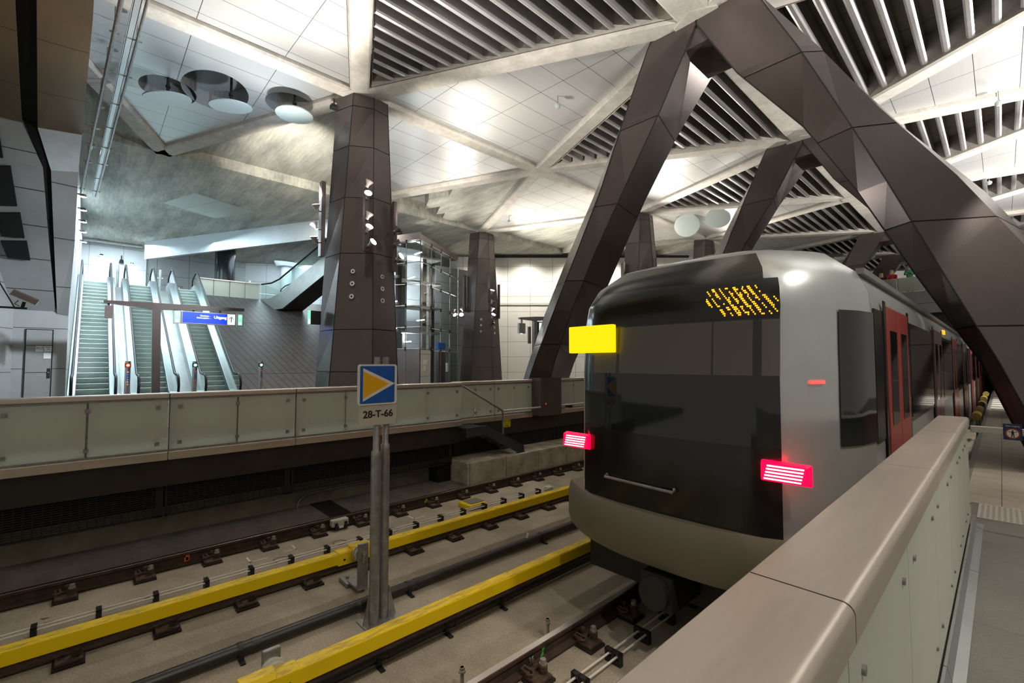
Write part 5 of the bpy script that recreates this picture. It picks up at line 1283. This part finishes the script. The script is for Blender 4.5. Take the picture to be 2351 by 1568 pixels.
def car(y0, y1, doors, first=False):
    b = MB(); b.loft([[(XT + x, y, z) for x, z in ring] for y in (y0, y1)]); bd = b.build('car_body', 'train_silver', T, smooth=True)
    b = MB(); b.box(XT - 1.1, XT + 1.1, y0 + .2, y1 - .2, .34, .6); b.build('underframe', 'train_under', T)
    for s in (1, -1):
        X = XT + s * 1.35; lo, hi = (X, X + .012) if s > 0 else (X - .012, X)
        b = MB(); b.box(lo, hi, y0 + .02, y1 - .02, 1.93, 3.06); b.build('window_band', 'train_black', T)
        b = MB(); b.box(XT + s * 1.28 - .03, XT + s * 1.28 + .03, y0, y1, 3.36, 3.41); b.build('gutter', 'train_roof', T)
        for i, yd in enumerate(doors):
            for y in (yd, yd + .69):
                b = MB(); l2, h2 = (X + .012, X + .026) if s > 0 else (X - .026, X - .012)
                b.box(l2, h2, y, y + .66, .96, 3.12); d = b.build('door_leaf', 'train_red', T, bevel=.01)
                b = MB(); l3, h3 = (h2, h2 + .004) if s > 0 else (l2 - .004, l2); b.box(l3, h3, y + .14, y + .52, 2.02, 2.9); b.build('door_window', 'train_glass', d)
            b = MB(); l2, h2 = (X + .012, X + .02) if s > 0 else (X - .02, X - .012); b.box(l2, h2, yd - .12, yd - .01, .9, 3.16); b.build('door_post', 'train_black', T); b = MB(); b.box(l2, h2, yd + 1.36, yd + 1.48, .9, 3.16); b.build('door_post', 'train_black', T)
            nxt = doors[i + 1] if i + 1 < len(doors) else y1
            if nxt - yd > 2.2:
                b = MB(); l2, h2 = (X + .012, X + .018) if s > 0 else (X - .018, X - .012); b.box(l2, h2, yd + 1.6, min(nxt - .22, y1 - .3), 1.98, 3.0); b.build('side_window', 'train_glass', T)
            if i == 1:
                b = MB(); b.box(X - .02 if s > 0 else X - .005, X + .005 if s > 0 else X + .02, yd + 2.2, yd + 2.5, 3.14, 3.22); b.build('door_lamp', 'orange_lamp', T)
    for y in (y0 + 2.0, y0 + 4.0, y1 - 4., y1 - 2.):
        for s in (-1, 1):
            b = MB(); b.cyl((XT + s * .68, y, .57), (XT + s * .82, y, .57), .39, n=28); b.cyl((XT + s * .66, y, .57), (XT + s * .68, y, .57), .43, n=28); b.build('wheel', 'train_under', T)
car(4.8, 19.6, [5.35, 9.6, 13.6, 17.3]); car(20.2, 35, [21.6, 25.7, 29.8, 33.0]); car(35.6, 52, [37, 41, 45, 49]); car(52.6, 78, [54, 58, 62, 66, 70, 74])
b = MB()
for y in (19.6, 35.0, 52.0): b.box(XT - 1.2, XT + 1.2, y, y + .6, .7, 3.5)
b.build('gangway', 'train_under', T)
for s in (-1, 1): patch([s * u for u in (5.1, 5.6, 6, 6.5, 7)], [1.95, 2.3, 2.7, 3.02], 'train_glass', 'cab_side_window', .012)
patch([4.15, 4.6], [2.44, 2.465], 'led_small', 'side_marker', .014)
b = MB(); b.loft([[(XT + x, y, z) for x, z in ((-.5, 3.7), (.5, 3.7), (.45, 3.82), (-.45, 3.82))] for y in (6, 10)]); b.loft([[(XT + x, y, z) for x, z in ((-.6, 3.7), (.6, 3.7), (.55, 3.85), (-.55, 3.85))] for y in (12, 16)]); b.build('roof_equipment', 'train_roof', T)
# ================================================================== LIGHTS
GAIN = 5.0
WARM = (1, .93, .82); NEU = (1, .96, .9); COOL = (.74, .91, 1)
def up(loc, tgt, p, ang=70, col=WARM, r=.12): lamp('SPOT', loc, p * GAIN, col, tgt, ang, .9, r)
up((-13.3, 4.7, 7.4), (-14.6, 2.0, 10.7), 130, 90, (.68, .84, 1)); up((-13.3, 4.68, 7.4), (-19.2, 6.0, 11), 900, 45)
up((-11.4, 5.5, 7.5), (-10.2, 2.6, 10.7), 190, 70); up((-11.3, 5.6, 6.7), (-11.2, 8.6, 10.7), 200, 50)
up((-11.2, 5.8, 6.3), (-10.6, 11., 10.7), 300, 60); up((-11.5, 6.7, 6.2), (-15.2, 9.0, 10.7), 300, 60)
up((-11.5, 6.7, 6.0), (-19.5, 14.5, 11.8), 500, 40)
up((-20.1, 17.5, 7.1), (-16.0, 19., 10.7), 350, 75); up((-20.1, 17.5, 6.), (-18, 21.5, 10.9), 650, 70); up((-22, 16, 5.8), (-20.5, 12., 10.9), 250, 60)
up((-12.0, 21.0, 7.), (-8.5, 18.5, 10.5), 380, 80); up((-12, 21.6, 7.), (-11.5, 24.3, 10.6), 110, 80); up((-12., 29.3, 7.), (-9, 27, 10.4), 400, 80); up((-12.5, 20.8, 7), (-15.5, 17, 10.7), 300, 70)
for y in (13.6, 21.5, 29.3):
    up((3.4, y - .3, 7.), (.6, y - 3.4, 10.4), 520, 85, NEU); up((3.4, y + .2, 7.), (1.0, y + 3.2, 10.4), 520, 85, NEU); up((3.3, y, 7.), (-3.5, y, 10.2), 400, 60, NEU)
up((3.3, 5.6, 7.), (-3.6, 6.5, 10.2), 500, 70, NEU); up((-11.3, 5.6, 6.8), (-5.0, 6.0, 10.5), 420, 60, NEU)

# added unseen uplights, widening the ceiling bounce behind and beside the camera
up((-13.2, 4.6, 7.2), (-10.5, -1., 10.7), 130, 80); up((3.4, 5.4, 7.), (0, 2.5, 10.6), 400, 90, NEU); up((3.4, -2.4, 7.), (0, -4, 10.6), 400, 90, NEU)

# added downlights, unseen, brightening the platforms and parapet glass
for x, y in ((-10.2, -1.), (-10.4, 4.2), (-10.4, 12.), (-16, 8)): lamp('SPOT', (x, y, 10.3), 600, WARM, (x - .2, y, 1.2), 95, .8, .15)
for x, y in ((4.2, 1.0), (4.2, 5.5)): lamp('SPOT', (x, y, 10.2), 1300, WARM, (x - 4.2, y - .3, 1.5), 50, .9, .2)
lamp('SPOT', (1.0, 9.5, 6.5), 250, WARM, (-.1, 9.8, 1.2), 55, .5, .1); lamp('SPOT', (.8, 22.5, 5.2), 500, (1, .98, .92), (0, 22.5, 1.2), 80, .5, .1)
up((-13.5, 4.6, 6.4), (-19.2, -1.4, 5.5), 260, 60, (.85, .93, 1)); up((-13.5, 4.6, 6.3), (-20.5, -1.2, 2.6), 420, 50, (.85, .93, 1))  # added spots by the column, brightening the left bulkhead and door wall
A_H, B_H = Vector((-27.6, 19.4, 0)), Vector((-8.2, 40.25, 0))
# cool light of the escalator hall
lamp('AREA', (-31, 1.5, 10.3), 850, COOL, (-30, 1.5, 4), size=(8, 4))
lamp('AREA', (-37.5, 1.0, 10.3), 300, COOL, (-38, 1, 6), size=(4, 3)); lamp('AREA', (-36, 11, 10.3), 420, COOL, (-36.5, 11, 6), size=(5, 6))
lamp('AREA', (-22, 2.2, 10.2), 240, COOL, (-23, 2.5, 2), size=(4, 4))
for x in (-24.5, -27.5, -30.5, -33.5): lamp('SPOT', (x, -.1, 9.0), 900, COOL, (x - .3, -.45, 3), 75, .8, .1)
for y in (.42, 2.0): lamp('SPOT', (-40.5, y, 9.5), 110, COOL, (-40.9, y, 6.8), 100, .8, .1)

# added spots brightening the pale hall wall, and fill points in the lift
for f in (.08, .2, .32, .44, .56): 
    q = A_H.lerp(B_H, f) + Vector((.732, -.681, 0)) * 2.2
    lamp('SPOT', (q.x, q.y, 10.2), 750, (1, .95, .86), (q.x - 1.8, q.y + 1.7, 3.5), 130, .8, .15)
for p in ((-21.9, 12.6, 4.0), (-22.2, 13.6, 6.2), (-22.2, 13.2, 8.2)): lamp('POINT', p, 160, (.85, .93, 1), radius=.2)
lamp('AREA', (-23.2, 8.5, 10.2), 300, WARM, (-24, 9, 2), size=(3, 3))
# ================================================================== WORLD
w = bpy.data.worlds.new('world'); S.world = w; w.use_nodes = True
w.node_tree.nodes['Background'].inputs[0].default_value = (1, .93, .82, 1); w.node_tree.nodes['Background'].inputs[1].default_value = .25
S.view_settings.exposure = 0.12
cy = S.cycles
cy.max_bounces = 7; cy.diffuse_bounces = 4; cy.glossy_bounces = 3; cy.transmission_bounces = 4; cy.transparent_max_bounces = 16
cy.caustics_reflective = False; cy.caustics_refractive = False; cy.use_adaptive_sampling = True; cy.adaptive_threshold = .02; cy.sample_clamp_indirect = 8
